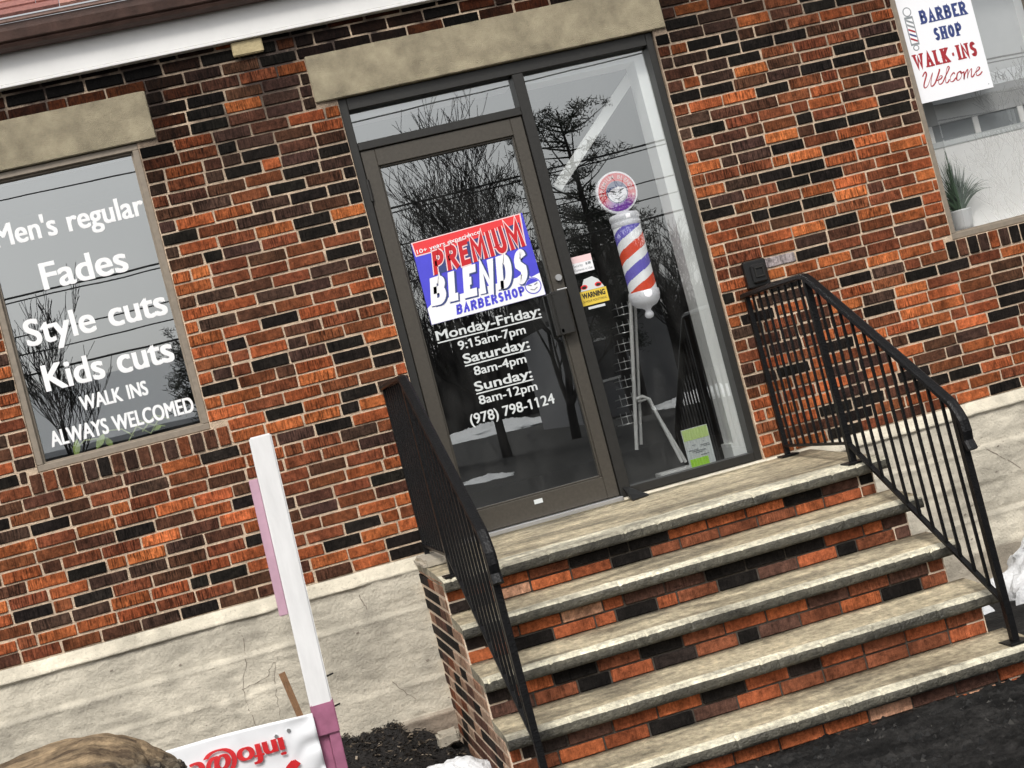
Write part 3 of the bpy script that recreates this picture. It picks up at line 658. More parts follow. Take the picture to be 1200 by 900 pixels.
for i in range(5):
    top = NOSE[i][1] - .056; bot = (NOSE[i + 1][1] + .026) if i < 4 else -1.10; yf = NOSE[i][0] + .052
    bm_ = MB(); nrow = 2 if i < 4 else 3
    for r in range(nrow):
        hh = (top - bot) / nrow if i < 4 else .068
        z1 = top - r * hh; z0 = z1 - hh; x = XL + .002 - (0 if r % 2 else .1)
        while x < XB - .03:
            L = .203 * (1.0 if random.random() < .85 else random.choice([.5, .75])); a, b = max(x, XL + .002), min(x + L, XB - .002)
            if b - a > .025:
                c = random.choices(RP + [(.50, .27, .17)], [.13, .22, .21, .14, .12, .13, .05])[0]; k = random.uniform(.8, 1.2)
                bm_.box(a + .0045, b - .0045, yf + random.uniform(-.004, .003), yf + .09, z0 + .0045, z1 - (.007 if r == 0 else .0045), .003, tuple(q * k for q in c))
            x += L
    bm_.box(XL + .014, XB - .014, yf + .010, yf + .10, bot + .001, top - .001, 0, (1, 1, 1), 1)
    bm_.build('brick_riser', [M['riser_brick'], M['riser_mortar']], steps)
# side walls of the stairs
for side, xf in ((-1, XL + .004), (1, XB - .004)):
    sb = MB(); zz = -1.10
    def front(z):
        for i in range(5):
            if z > (NOSE[i + 1][1] if i < 4 else -9) - .0: return NOSE[i][0] + .057
        return NOSE[4][0] + .057
    k = 0
    while zz < -.075:
        z1 = min(zz + CR, -.07); yF = front((zz + z1) / 2 + .012); y = 0.0 - (.1 if k % 2 else 0)
        while y > yF + .01:
            yn = max(y - .203, yF)
            a, b = min(y, -.045), yn
            if a - b > .02:
                lightb = (b < yF + .13) or random.random() < .22
                c = random.choice([(.40, .25, .17), (.46, .32, .23), (.36, .20, .13)]) if lightb else random.choices(RP, [.0, .03, .10, .25, .30, .32])[0]
                x0, x1 = (xf - .008, xf + .07) if side < 0 else (xf - .07, xf + .008)
                sb.box(x0, x1, b + .005, a - .005, zz + .008, z1 - .008, .003, c)
            y = yn
        zz = z1; k += 1
    for i in range(5):   # mortar core, stepped
        yb = (NOSE[i - 1][0] + .034) if i else -.03
        zt = NOSE[i][1] - .058
        x0, x1 = (xf - .004, xf + .085) if side < 0 else (xf - .085, xf + .004)
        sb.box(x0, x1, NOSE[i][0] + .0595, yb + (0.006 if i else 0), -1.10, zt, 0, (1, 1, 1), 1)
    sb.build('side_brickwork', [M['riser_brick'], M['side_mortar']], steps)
rough_block('end_cap_block', XL - .012, -.085, -.50, -.03, -.050, .000, M['stone'], steps, amp=.006, r=.018, seg=.025)
# loose stuff on the landing: threshold caulk line
ck = MB(); n = 90
ribbon([(1.0 + .8 * i / n if False else .05 + 1.75 * i / n, -.055 + .012 * nz(i * .5, 2.0)) for i in range(n + 1)], [.012 + .014 * abs(nz(i * .9, 7.0)) for i in range(n + 1)], lambda a, b: (a, b, -.0125 + (.0 - .05 * (-b) / 1.02) + .0065), ck)
ck.build('mortar_smear', M['lintel'], steps)
ws = MB(); ws.add([(.985, -.10, -.010), (1.10, -.06, -.010), (1.09, -.10, -.012), (.985, -.14, -.013), (.985, .012, .055), (1.01, .012, .055), (1.01, -.02, .05), (.985, -.10, .02)], [(0, 3, 2, 1), (4, 5, 6, 7), (0, 1, 5, 4), (1, 2, 6, 5), (2, 3, 7, 6), (3, 0, 4, 7)])
tag(ws.build('door_wedge', M['black_plastic']), 'black rubber wedge on the landing at the foot of the door mullion', 'door stop')

# ------------------------------------------------------------------ railings
def railing(xc, label, splay=0.0):
    r = thing('handrail', label, 'railing', (xc, -1.0, -.05), 'iron railings of the front steps')
    zt, zb = .905, .045
    A = (-.05, zt); B = (-.94, zt); E = (-1.985, .178)
    def part(nm, fn, m='black_metal'):
        b = MB(); fn(b); return b.build(nm, M[m], r)
    part('post', lambda b: b.bar((xc, -.06, -.02), (xc, -.06, zt), .026, .026))
    part('post', lambda b: b.bar((xc, -.94, -.06), (xc, -.94, zt), .030, .030))
    part('post', lambda b: b.bar((xc, -1.995, -.880), (xc, -1.995, .16), .030, .030))
    for (y, z) in ((-.06, -.010), (-.94, -.055), (-1.995, -.874)):
        part('base_plate', lambda b: b.box(xc - .05, xc + .05, y - .05, y + .05, z - .004, z + .006, .002))
    # moulded cap rail: flat over the landing, then sloping, ending in a curl
    path = [(-.02, zt), (-.5, zt + .006), (-.89, zt + .003), (-.94, zt - .004), (-.99, zt - .032)]
    sl = (E[1] - B[1]) / (E[0] - B[0])
    path += [(-.99 + (E[0] + .99) * t, zt - .032 + (E[1] + .012 - zt + .032) * t) for t in (.25, .5, .75, 1.0)]
    path += [(-2.018, .145), (-2.040, .105), (-2.045, .06), (-2.038, .02), (-2.058, -.02)]
    b = MB(); sec = [(-.025, -.006), (-.022, .009), (-.012, .015), (.012, .015), (.022, .009), (.025, -.006), (.017, -.012), (-.017, -.012)]
    vs = []; npth = len(path)
    for i, (y, z) in enumerate(path):
        d = Vector((path[min(i + 1, npth - 1)][0] - path[max(i - 1, 0)][0], path[min(i + 1, npth - 1)][1] - path[max(i - 1, 0)][1])).normalized()
        nrm = Vector((d.y, -d.x)) if False else Vector((-d.y, d.x)) * (-1)
        for (sx, sn) in sec: vs.append((xc + sx, y + nrm.x * sn, z + nrm.y * sn))
    m_ = len(sec)
    b.add(vs, [(i * m_ + k, i * m_ + (k + 1) % m_, (i + 1) * m_ + (k + 1) % m_, (i + 1) * m_ + k) for i in range(npth - 1) for k in range(m_)])
    b.add(vs[:m_], [tuple(range(m_))]); b.add(vs[-m_:], [tuple(range(m_))]); b.build('cap_rail', M['black_metal'], r)
    part('bottom_rail', lambda b: b.bar((xc, -.06, zb), (xc, -.94, zb), .024, .012))
    zE = -.70
    part('bottom_rail', lambda b: b.bar((xc, -.94, zb), (xc, -1.995, zE), .024, .014))
    n1 = 8
    for i in range(1, n1 + 1):
        y = -.06 - .88 * i / (n1 + 1)
        part('picket', lambda b: b.bar((xc, y, zb), (xc, y, zt - .01), .0118, .0118))
    n2 = 11
    for i in range(1, n2 + 1):
        t = i / (n2 + 1); y = -.94 - 1.055 * t
        part('picket', lambda b: b.bar((xc, y, zb + (zE - zb) * t), (xc, y, zt - .02 + (E[1] - zt) * t), .0118, .0118))
    for o in r.children:      # the sloping flight is not quite square to the wall
        for v in o.data.vertices: v.co.x += splay * max(0.0, -.94 - v.co.y)
    return r
railing(1.925, 'black iron railing on the right end of the steps beside the wall box', .072)
railing(-.150, 'black iron railing on the left end of the steps, seen nearly edge on', .028)

# ------------------------------------------------------------------ things fixed to the wall
wb = thing('wall_box', 'small black plastic box on the bricks above the right railing', 'wall box', (2.02, -.03, 1.0))
b = MB(); b.box(1.955, 2.088, -.055, -.008, .932, 1.085, .008); b.build('back_box', M['black_plastic'], wb)
b = MB(); b.box(1.985, 2.070, -.078, -.0555, .955, 1.06, .008); b.build('cover', M['black_plastic'], wb)
b = MB()
for (x0, x1, z0, z1) in ((2.0, 2.055, 1.035, 1.045), (2.0, 2.055, .985, .993), (2.0, 2.008, .993, 1.035), (2.047, 2.055, .993, 1.035)): b.box(x0, x1, -.086, -.0785, z0, z1, .001)
b.build('cover_rim', M['bronze_dark'], wb)

# ---- barber shop poster on the right window
YP = .047
po = thing('poster', 'white poster on the right window reading barber shop walk-ins welcome', 'poster', (3.54, YP, 1.74))
b = MB(); b.box(3.290, 3.753, YP, YP + .003, 1.729, 2.36); b.build('sheet', M['sign_white'], po)
def PP(x0, z0, k=1.0): return lambda a, b, l=0: (x0 + a, YP - .0006 - .00012 * l, z0 + b)
b = MB(); L = stroke_text(b, 'BARBER', PP(0, 0), .105, .043, .0135, .010, serif=.0115)
def fitted(s, x0, x1, z0, h, w, serif, material, tilt=0.0, cw0=.05, gap=.011):
    t = MB(); L = stroke_text(t, s, lambda a, b, l=0: (a, 0, b), h, cw0, w, gap, serif); k = (x1 - x0 + 0.0) / L
    q = MB(); stroke_text(q, s, lambda a, b, l=0: (x0 + a, YP - .0006 - .00012 * l, z0 + b + tilt * a), h, cw0 * k, w, gap * k, serif); q.build('lettering', material, po)
fitted('BARBER', 3.413, 3.711, 2.178, .080, .0165, .013, M['navy'])
fitted('SHOP', 3.473, 3.651, 2.066, .076, .0165, .013, M['navy'])
fitted('WALK-INS', 3.306, 3.709, 1.928, .088, .0190, .014, M['maroon'])
b = MB()   # script "Welcome"
def W_(pts, x0, w):
    # smooth the control points with a Catmull-Rom spline, then lay a ribbon
    P4 = [pts[0]] + list(pts) + [pts[-1]]; o = []
    for i in range(1, len(P4) - 2):
        p0, p1, p2, p3 = [Vector(q) for q in P4[i - 1:i + 3]]
        for s_ in range(8):
            t = s_ / 8; o.append(.5 * ((2 * p1) + (p2 - p0) * t + (2 * p0 - 5 * p1 + 4 * p2 - p3) * t * t + (3 * p1 - p0 - 3 * p2 + p3) * t ** 3))
    o.append(Vector(pts[-1]))
    n = len(o); sx = .098
    ribbon([((p.x + .28 * p.y) * sx * 1.24, p.y * sx * .92) for p in o], [w * (.75 + .35 * math.sin(9 * i / n)) for i in range(n)], lambda a, b, k=x0: (3.312 + a, YP - .0006 - .0001 * k, 1.813 + b), b_)
b_ = MB()
W_([(-.02, .75), (.10, 1.0), (.18, .8), (.10, .25), (.16, .02), (.32, .15), (.50, .85), (.46, .3), (.52, .02), (.70, .2), (.86, .85), (.84, 1.0)], 0, .0085)
W_([(.78, .30), (.98, .36), (1.04, .50), (.94, .55), (.86, .35), (.92, .05), (1.08, .08), (1.22, .45)], 1, .007)
W_([(1.20, .40), (1.38, .9), (1.30, 1.02), (1.24, .7), (1.26, .1), (1.36, .03), (1.46, .2)], 2, .007)
W_([(1.72, .45), (1.64, .55), (1.50, .35), (1.52, .06), (1.66, .03), (1.80, .22)], 3, .007)
W_([(2.0, .55), (1.86, .45), (1.84, .1), (1.96, .02), (2.08, .2), (2.06, .5), (1.98, .55), (2.06, .42), (2.2, .46)], 4, .007)
W_([(2.20, .50), (2.24, .02), (2.26, .3), (2.40, .55), (2.42, .02), (2.46, .3), (2.60, .55), (2.62, .1), (2.70, .03), (2.80, .2)], 5, .007)
W_([(2.80, .25), (2.98, .36), (3.04, .50), (2.94, .55), (2.86, .35), (2.92, .05), (3.08, .06), (3.2, .22)], 6, .007)
b_.build('lettering', M['maroon'], po)
b_ = MB()   # printed barber pole
def disc(mb, cx, cz, rx, rz, y, mi=0, n=28): mb.add([(cx + rx * math.cos(2 * math.pi * i / n), y, cz + rz * math.sin(2 * math.pi * i / n)) for i in range(n)], [tuple(range(n))], mi=mi)
def q4(mb, pts, y, mi): mb.add([(x, y, z) for x, z in pts], [(0, 1, 2, 3)], mi=mi)
ppx = 3.343
disc(b_, ppx, 2.266, .027, .028, YP - .0006, 0); disc(b_, ppx, 2.266, .021, .022, YP - .0012, 1)
q4(b_, [(ppx - .027, 2.068), (ppx + .027, 2.068), (ppx + .027, 2.238), (ppx - .027, 2.238)], YP - .0007, 0)
q4(b_, [(ppx - .021, 2.080), (ppx + .021, 2.080), (ppx + .021, 2.224), (ppx - .021, 2.224)], YP - .0013, 1)
for i in range(5):
    z = 2.083 + i * .027; q4(b_, [(ppx - .020, z + .022), (ppx + .020, z), (ppx + .020, z + .012), (ppx - .020, z + .034)], YP - .0019, (3, 2, 3, 0, 0)[i])
disc(b_, ppx, 2.052, .019, .017, YP - .0008, 0); disc(b_, ppx, 2.052, .013, .012, YP - .0014, 1)
b_.build('pole_picture', [M['grey_ink'], M['sign_white'], M['navy'], M['maroon']], po)
b_ = MB(); ribbon([(3.725, 1.752), (3.731, 1.755)], .005, lambda a, b: (a, YP - .0006, b), b_); b_.build('screw', M['grey_ink'], po)

# ---- blue and red shop sign hung on the door glass
YS = .050
sg = thing('shop_sign', 'blue, red and white shop name sign hung on the door glass above the opening hours', 'sign', (.52, YS, 1.17))
TL, TR, BR, BL = (.198, 1.628), (.836, 1.650), (.850, 1.184), (.196, 1.172)
def UV(u, v, lay):
    x = (TL[0] * (1 - u) + TR[0] * u) * (1 - v) + (BL[0] * (1 - u) + BR[0] * u) * v
    z = (TL[1] * (1 - u) + TR[1] * u) * (1 - v) + (BL[1] * (1 - u) + BR[1] * u) * v
    return (x, YS - lay * .0004, z)
def poly(mb, pts, lay, mi=0): mb.add([UV(u, v, lay) for u, v in pts], [tuple(range(len(pts)))], mi=mi)
b = MB(); poly(b, [(0, 0), (1, 0), (1, 1), (0, 1)], 0); fr_ = [UV(0, 0, 0), UV(1, 0, 0), UV(1, 1, 0), UV(0, 1, 0)]
bk_ = [(p[0], YS + .004, p[2]) for p in fr_]; b.add(fr_ + bk_, [(0, 1, 5, 4), (1, 2, 6, 5), (2, 3, 7, 6), (3, 0, 4, 7), (4, 5, 6, 7)]); b.build('panel', M['sign_blue'], sg)
b = MB(); poly(b, [(0, 0), (.985, 0), (.955, .385), (.15, .44), (.17, .175), (.012, .175)], 1, 0); poly(b, [(.012, .012), (.972, .012), (.945, .36), (.5, .30), (.18, .19), (.18, .160), (.02, .160)], 2, 1)
b.build('red_band', [M['sign_pink'], M['sign_red']], sg)
b = MB(); poly(b, [(.0, .80), (.06, .74), (.90, .72), (.92, .76), (1.0, .735), (.998, .998), (.002, .998)], 1, 0); b.build('white_band', M['sign_white'], sg)
def quad_text(s, q, w, grow, lay, material, cw=.62, gap=.14, h=1.0):
    """stroke text warped into a quad of sign coordinates: q = bottom-left, bottom-right, top-right, top-left"""
    t = MB(); L = stroke_text(t, s, lambda a, b, l=0: (a, 0, b), h, cw, w, gap)
    def P(a, b, l=0):
        u, v = a / L, b / h
        x = (q[0][0] * (1 - u) + q[1][0] * u) * (1 - v) + (q[3][0] * (1 - u) + q[2][0] * u) * v
        y = (q[0][1] * (1 - u) + q[1][1] * u) * (1 - v) + (q[3][1] * (1 - u) + q[2][1] * u) * v
        return UV(x, y, lay + .12 * l)
    r_ = MB(); stroke_text(r_, s, P, h, cw, w, gap, grow=grow); r_.build('lettering', material, sg)
# dark drop shadow, white outline, red face
qp = [(.125, .440), (.950, .388), (.935, .065), (.155, .165)]
b = MB(); poly(b, [(.15, .20), (.95, .10), (.955, .385), (.15, .44)], 3, 0); b.build('navy_ground', M['navy'], sg)
quad_text('PREMIUM', qp, .21, .11, 4, M['sign_pink']); quad_text('PREMIUM', qp, .21, 0, 6, M['sign_deepred'])
qb = [(.033, .790), (.885, .815), (.945, .402), (.080, .462)]
quad_text('BLENDS', [(p[0] + .012, p[1] + .012) for p in qb], .25, .04, 4, M['navy'], cw=.60, gap=.10); quad_text('BLENDS', qb, .25, 0, 6, M['sign_white'], cw=.60, gap=.10)
def sign_font(s, q, lay, material, bold=.02):
    v, f = text_mesh(s, bold); a, b_ = min(p[0] for p in v), max(p[0] for p in v); c, d = min(p[1] for p in v), max(p[1] for p in v); r_ = MB(); pts = []
    for x, y in v:
        u, t = (x - a) / (b_ - a), (y - c) / (d - c)
        X = (q[0][0] * (1 - u) + q[1][0] * u) * (1 - t) + (q[3][0] * (1 - u) + q[2][0] * u) * t
        Y = (q[0][1] * (1 - u) + q[1][1] * u) * (1 - t) + (q[3][1] * (1 - u) + q[2][1] * u) * t
        pts.append(UV(X, Y, lay))
    r_.add(pts, f); r_.build('lettering', material, sg)
quad_text('BARBERSHOP', [(.225, .962), (.835, .945), (.835, .832), (.240, .846)], .23, 0, 4, M['sign_blue'], cw=.62, gap=.13)
sign_font('10+ years experience', [(.030, .165), (.600, .120), (.600, .058), (.030, .098)], 9, M['sign_white'], .01)
def uvdisc(mb, cu, cv, r, lay, mi, n=28, a0=0, a1=360, sq=1.37): mb.add([UV(cu + r * math.cos(math.radians(a0 + (a1 - a0) * i / n)), cv - sq * r * math.sin(math.radians(a0 + (a1 - a0) * i / n)), lay) for i in range(n)], [tuple(range(n))], mi=mi)
b = MB(); fu, fv = .915, .862
uvdisc(b, fu, fv, .072, 4, 0); uvdisc(b, fu, fv, .064, 5, 1); uvdisc(b, fu, fv + .005, .056, 6, 1); uvdisc(b, fu, fv, .062, 7, 0, a0=28, a1=172)
for k in (-1, 1): ribbon([(fu + k * .012, fv - .004), (fu + k * .042, fv - .022)], .013, lambda u, v: UV(u, v, 8), b, 2)
ribbon([(fu - .030, fv + .035), (fu, fv + .052), (fu + .032, fv + .028)], .010, lambda u, v: UV(u, v, 8), b, 2)
b.build('face_emblem', [M['sign_blue'], M['sign_white'], M['grey_ink']], sg)

# ---- stickers on the sidelight
YG = .077
st = thing('sticker', 'small white sticker with a pink header on the sidelight beside the door lock', 'sticker', (1.095, YG, 1.255))
b = MB(); b.box(1.036, 1.160, YG, YG + .001, 1.255, 1.348); b.build('sheet', M['sign_white'], st)
b = MB(); b.box(1.036, 1.160, YG - .0006, YG - .0001, 1.312, 1.348); b.build('header_band', M['sign_pink'], st)
b = MB(); put_text(b, 'Security', 1.046, 1.100, 1.290, .014, YG - .001, bold=.004); put_text(b, 'Cameras in Use', 1.046, 1.150, 1.266, .013, YG - .001, bold=.004); put_text(b, 'a', 1.118, 1.128, 1.290, .014, YG - .001) if False else None
b.box(1.118, 1.128, YG - .001, YG - .0003, 1.292, 1.304); b.box(1.132, 1.148, YG - .001, YG - .0003, 1.293, 1.306); b.build('lettering', M['grey_ink'], st)
st = thing('warning_sticker', 'yellow warning sticker with two red eyed cameras on the sidelight', 'sticker', (1.118, YG, 1.07))
b = MB(); b.box(1.040, 1.198, YG, YG + .001, 1.070, 1.150); b.build('yellow_sheet', M['yellow'], st)
b = MB(); b.add([(1.050, YG, 1.151), (1.190, YG, 1.151), (1.165, YG, 1.200), (1.135, YG, 1.222), (1.085, YG, 1.215)], [(0, 1, 2, 3, 4)]); b.build('camera_sheet', M['pale_grey'], st)
for cx in (1.076, 1.158):
    b = MB(); disc(b, cx, 1.172, .020, .013, YG - .0006, 1); disc(b, cx, 1.170, .014, .008, YG - .0012, 0); b.build('camera_lens', [M['black_ink'], M['sign_red']], st)
b = MB(); put_text(b, 'WARNING', 1.052, 1.186, 1.110, .028, YG - .0008, bold=.012, thick=.001); put_text(b, '24 HOUR MONITORING', 1.050, 1.188, 1.086, .012, YG - .0008); b.build('lettering', M['black_ink'], st)
b = MB(); put_text(b, 'NIGHT OWL', 1.062, 1.170, 1.046, .018, YG - .0008, bold=.012) if False else b.box(1.070, 1.168, YG - .0006, YG, 1.046, 1.060); b.build('white_strip', M['pale_grey'], st)

# ---- barber pole hung just inside the sidelight
BX, BY = 1.425, .165
bp = thing('barber_pole', 'lit barber pole with red, white and blue stripes and a round topper behind the sidelight', 'barber pole', (BX, BY, .95))
b = MB(); b.lathe(BX, BY, [(.0, 1.555), (.030, 1.552), (.034, 1.535), (.05, 1.53), (.082, 1.522), (.086, 1.512), (.086, 1.492), (.080, 1.486), (.083, 1.478), (.085, 1.462), (.080, 1.452)], 40); b.build('top_cap', M['pole_white'], bp)
b = MB(); nr, nh = 72, 110; z0, z1, R = 1.075, 1.457, .080
for i in range(nh):
    for k in range(nr):
        a0, a1 = 2 * math.pi * k / nr, 2 * math.pi * (k + 1) / nr; za, zb = z0 + (z1 - z0) * i / nh, z0 + (z1 - z0) * (i + 1) / nh
        ph = ((za - z0) / .23 - (k / nr) * 1.0 + .78) % 1.0
        c = (.86, .86, .86)
        if .0 <= ph < .27: c = (.70, .075, .03)
        elif .5 <= ph < .77: c = (.15, .12, .50)
        b.add([(BX + R * math.cos(a0), BY + R * math.sin(a0), za), (BX + R * math.cos(a1), BY + R * math.sin(a1), za), (BX + R * math.cos(a1), BY + R * math.sin(a1), zb), (BX + R * math.cos(a0), BY + R * math.sin(a0), zb)], [(0, 1, 2, 3)], c)
o = b.build('striped_cylinder', M['pole_glass'], bp)
bm = bmesh.new(); bm.from_mesh(o.data); bmesh.ops.remove_doubles(bm, verts=bm.verts, dist=1e-5); bmesh.ops.recalc_face_normals(bm, faces=bm.faces)
for f in bm.faces: f.smooth = True
bm.to_mesh(o.data); bm.free()
b = MB(); b.lathe(BX, BY, [(.081, 1.078), (.088, 1.072), (.088, 1.045), (.080, 1.015), (.058, .992), (.030, .982), (.018, .972), (.016, .962), (.024, .950), (.026, .938), (.020, .925), (.0, .918)], 40); b.build('bottom_cup', M['pole_white'], bp)
DX, DZ, DY = 1.410, 1.648, .125
b = MB(); b.tube([(DX, DY + .03, DZ), (DX, DY, DZ)], .118, 56); b.build('topper_rim', M['pole_white'], bp)
b = MB(); n = 64
for i in range(n):
    a0, a1 = 2 * math.pi * i / n, 2 * math.pi * (i + 1) / n
    t = max(0.0, min(1.0, (-math.sin(a0) - .25) * 1.6)); c = (.52 * (1 - t) + .15 * t, .030 * (1 - t) + .03 * t, .04 * (1 - t) + .30 * t)
    b.add([(DX + r * math.cos(a), DY - .003, DZ + r * math.sin(a)) for r, a in ((.108, a0), (.108, a1), (.064, a1), (.064, a0))], [(0, 1, 2, 3)], c)
b.build('topper_ring', M['pole_glass'], bp)
b = MB(); disc(b, DX, DZ, .062, .062, DY - .0028, 1, 40); disc(b, DX, DZ - .002, .056, .056, DY - .0036, 0, 40)
hair = [(DX + .056 * math.cos(math.radians(a)), DY - .0044, DZ - .002 + .056 * math.sin(math.radians(a))) for a in range(20, 172, 8)] + [(DX - .050, DY - .0044, DZ + .006), (DX - .030, DY - .0044, DZ + .020), (DX + .010, DY - .0044, DZ + .030)]
b.add(hair, [tuple(range(len(hair)))], mi=1)
for k in (-1, 1):
    ribbon([(DX + k * .004, DZ - .002), (DX + k * .022, DZ + .006), (DX + k * .042, DZ + .012)], [.004, .009, .004], lambda a, c: (a, DY - .0050, c), b, 2)
    ribbon([(DX + k * .010, DZ - .010), (DX + k * .026, DZ - .006)], [.007, .005], lambda a, c: (a, DY - .0051, c), b, 2)
ribbon([(DX + .002, DZ - .014), (DX - .004, DZ - .022)], .003, lambda a, c: (a, DY - .0052, c), b, 2)
ribbon([(DX - .024, DZ - .030), (DX - .004, DZ - .040), (DX + .028, DZ - .026)], [.002, .006, .002], lambda a, c: (a, DY - .0050, c), b, 2)
b.build('topper_face', [M['pole_white'], M['navy'], M['black_ink']], bp)
b = MB()
txt = 'PREMIUM BLENDS'
for i, ch in enumerate(txt):
    if ch == ' ': continue
    v, f = text_mesh(ch, .02); a = math.radians(178 - i * (176 / (len(txt) - 1))); mx_ = (min(q[0] for q in v) + max(q[0] for q in v)) / 2
    ca, sa = math.cos(a - math.pi / 2), math.sin(a - math.pi / 2); k = .030
    pts = []
    for x, y in v:
        lx, ly = (x - mx_) * k, y * k - .010; pts.append((DX + .086 * math.cos(a) + lx * ca - ly * sa, DY - .0045, DZ + .086 * math.sin(a) + lx * sa + ly * ca))
    b.add(pts, f)
star = [(DX + .088 + (.011 if i % 2 == 0 else .0045) * math.cos(math.pi / 2 + i * math.pi / 5), DY - .0045, DZ - .030 + (.011 if i % 2 == 0 else .0045) * math.sin(math.pi / 2 + i * math.pi / 5)) for i in range(10)]
b.add(star, [tuple(range(10))]); b.build('lettering', M['sign_pink'], bp)

# ---- brochure rack, flyer, diagonal batten behind the sidelight
rk = thing('display_rack', 'grey wire display rack leaning behind the sidelight below the barber pole', 'display rack', (1.35, .6, .004))
yk = .60
b = MB(); b.tube([(1.270, yk, .20), (1.470, yk, 1.10)], .012, 10); b.build('upright', M['white_paint'], rk)
b = MB(); b.tube([(1.320, yk + .06, .22), (1.515, yk + .06, 1.10)], .010, 10); b.build('upright', M['white_paint'], rk)
b = MB(); b.tube([(1.335, yk, .49), (1.385, yk, .495), (1.420, yk, .47), (1.520, yk, .06)], .011, 10); b.build('leg_frame', M['white_paint'], rk)
b = MB(); b.tube([(1.36, yk + .05, .47), (1.43, yk + .06, .47), (1.56, yk + .06, .05)], .010, 10); b.build('leg_frame', M['white_paint'], rk)
b = MB(); b.box(1.36, 1.60, yk - .05, yk + .08, .006, .030, .004); b.build('foot', M['white_paint'], rk)
for i in range(7):
    zc = .36 + i * .105; x = 1.225 + i * .0235; b = MB()
    for dz in (0, .045): b.tube([(x + .075, yk, zc + dz), (x, yk - .01, zc + dz), (x - .012, yk + .07, zc + dz), (x + .065, yk + .08, zc + dz)], .0028, 6)
    for k in range(3): b.tube([(x + .075 - .0375 * k, yk - .005 * k, zc), (x + .075 - .0375 * k, yk - .005 * k, zc + .07)], .0024, 6)
    b.build('wire_pocket', M['steel'], rk)
fy = thing('flyer', 'lime green flyer standing at the bottom corner of the sidelight', 'flyer', (1.52, .2, .03))
b = MB(); b.box(1.440, 1.598, .200, .203, .034, .262); b.build('sheet', M['pale_grey'], fy)
b = MB(); b.box(1.443, 1.595, .198, .1997, .195, .258); b.build('header_band', M['lime_pale'], fy)
b = MB(); b.box(1.450, 1.560, .198, .1997, .040, .088); b.build('lime_band', M['lime'], fy)
b = MB()
for i in range(9): b.box(1.45 + random.uniform(0, .11), 1.47 + random.uniform(0, .12), .1975, .1996, .10 + .009 * i, .104 + .009 * i)
b.build('printed_picture', M['grey_ink'], fy)
bt = MB()
P0, P1, wd = Vector((1.742, .30, 2.322)), Vector((1.13, .30, 1.772)), .058
d = (P1 - P0).normalized(); n_ = Vector((-d.z, 0, d.x)) * wd / 2
bt.add([P0 + n_, P1 + n_, P1 - n_, P0 - n_] + [q + Vector((0, .03, 0)) for q in (P0 + n_, P1 + n_, P1 - n_, P0 - n_)], [(0, 1, 2, 3), (4, 7, 6, 5), (0, 4, 5, 1), (1, 5, 6, 2), (2, 6, 7, 3), (3, 7, 4, 0)])
tag(bt.build('diagonal_batten', M['jamb']), 'white diagonal batten fixed inside the top corner of the sidelight', 'batten')

# ---- inside the right window: board added to brighten the pane, and plant; inside the left window: a trailing plant
wbd = thing('fill_board', 'white and grey board added to brighten the right window behind the potted plant', 'board', (3.7, .22, .93))
b = MB(); b.box(3.16, 4.25, .205, .225, .90, 1.470); b.build('fill_lower_panel', M['jamb'], wbd)
b = MB(); b.box(3.16, 4.25, .205, .225, 1.605, 2.55); b.build('fill_upper_panel', M['fill_board_upper'], wbd)
b = MB(); b.box(3.16, 4.25, .212, .225, 1.471, 1.604); b.build('fill_grey_rail', M['grey_ink'], wbd)
b = MB(); b.box(3.16, 4.25, .200, .2115, 1.471, 1.505); b.build('fill_rail_lip', M['pale_grey'], wbd)
for xx in (3.36, 3.66, 3.96):
    b = MB(); b.box(xx, xx + .035, .203, .2115, 1.506, 1.604); b.build('fill_rail_post', M['jamb'], wbd)
def blade(mb, base, tip, w, sag, col):
    base, tip = Vector(base), Vector(tip); n = 7; pts = []
    side = (tip - base).cross(Vector((0, 1, 0))); side = side.normalized() if side.length > 1e-4 else Vector((1, 0, 0))
    for i in range(n + 1):
        t = i / n; p = base.lerp(tip, t) + Vector((0, 0, sag * 4 * t * (1 - t))); ww = w * (1 - t) ** .7 + .0004
        pts += [p + side * ww, p - side * ww]
    mb.add(pts, [(2 * i, 2 * i + 1, 2 * i + 3, 2 * i + 2) for i in range(n)], col, 0)
pp = thing('potted_plant', 'spiky green grass plant in a white pot behind the right window', 'potted plant', (3.41, .19, .955))
b = MB(); b.lathe(3.40, .135, [(0, .957), (.046, .957), (.052, .99), (.060, 1.075), (.062, 1.085), (.054, 1.085), (.056, 1.06), (0, 1.06)], 28); b.build('pot', M['pot'], pp)
b = MB()
for i in range(150):
    a = random.uniform(0, 2 * math.pi); tilt = random.random() ** 1.5; L = random.uniform(.22, .40) * (1 - .35 * tilt)
    tip = (3.40 + math.cos(a) * tilt * .26, .135 + math.sin(a) * tilt * .05, 1.07 + L * (1 - .55 * tilt))
    c = random.choice([(.020, .045, .022), (.035, .075, .035), (.06, .11, .06), (.012, .028, .016)])
    blade(b, (3.40 + random.uniform(-.03, .03), .135 + random.uniform(-.03, .03), 1.06), tip, random.uniform(.0025, .0045), .05 * tilt, c)
b.build('leaves', M['leaf'], pp)
tp = thing('trailing_plant', 'pale green leaves and stems lying on the sill inside the left window', 'plant', (-1.6, .16, .95))
b = MB(); ys = .15
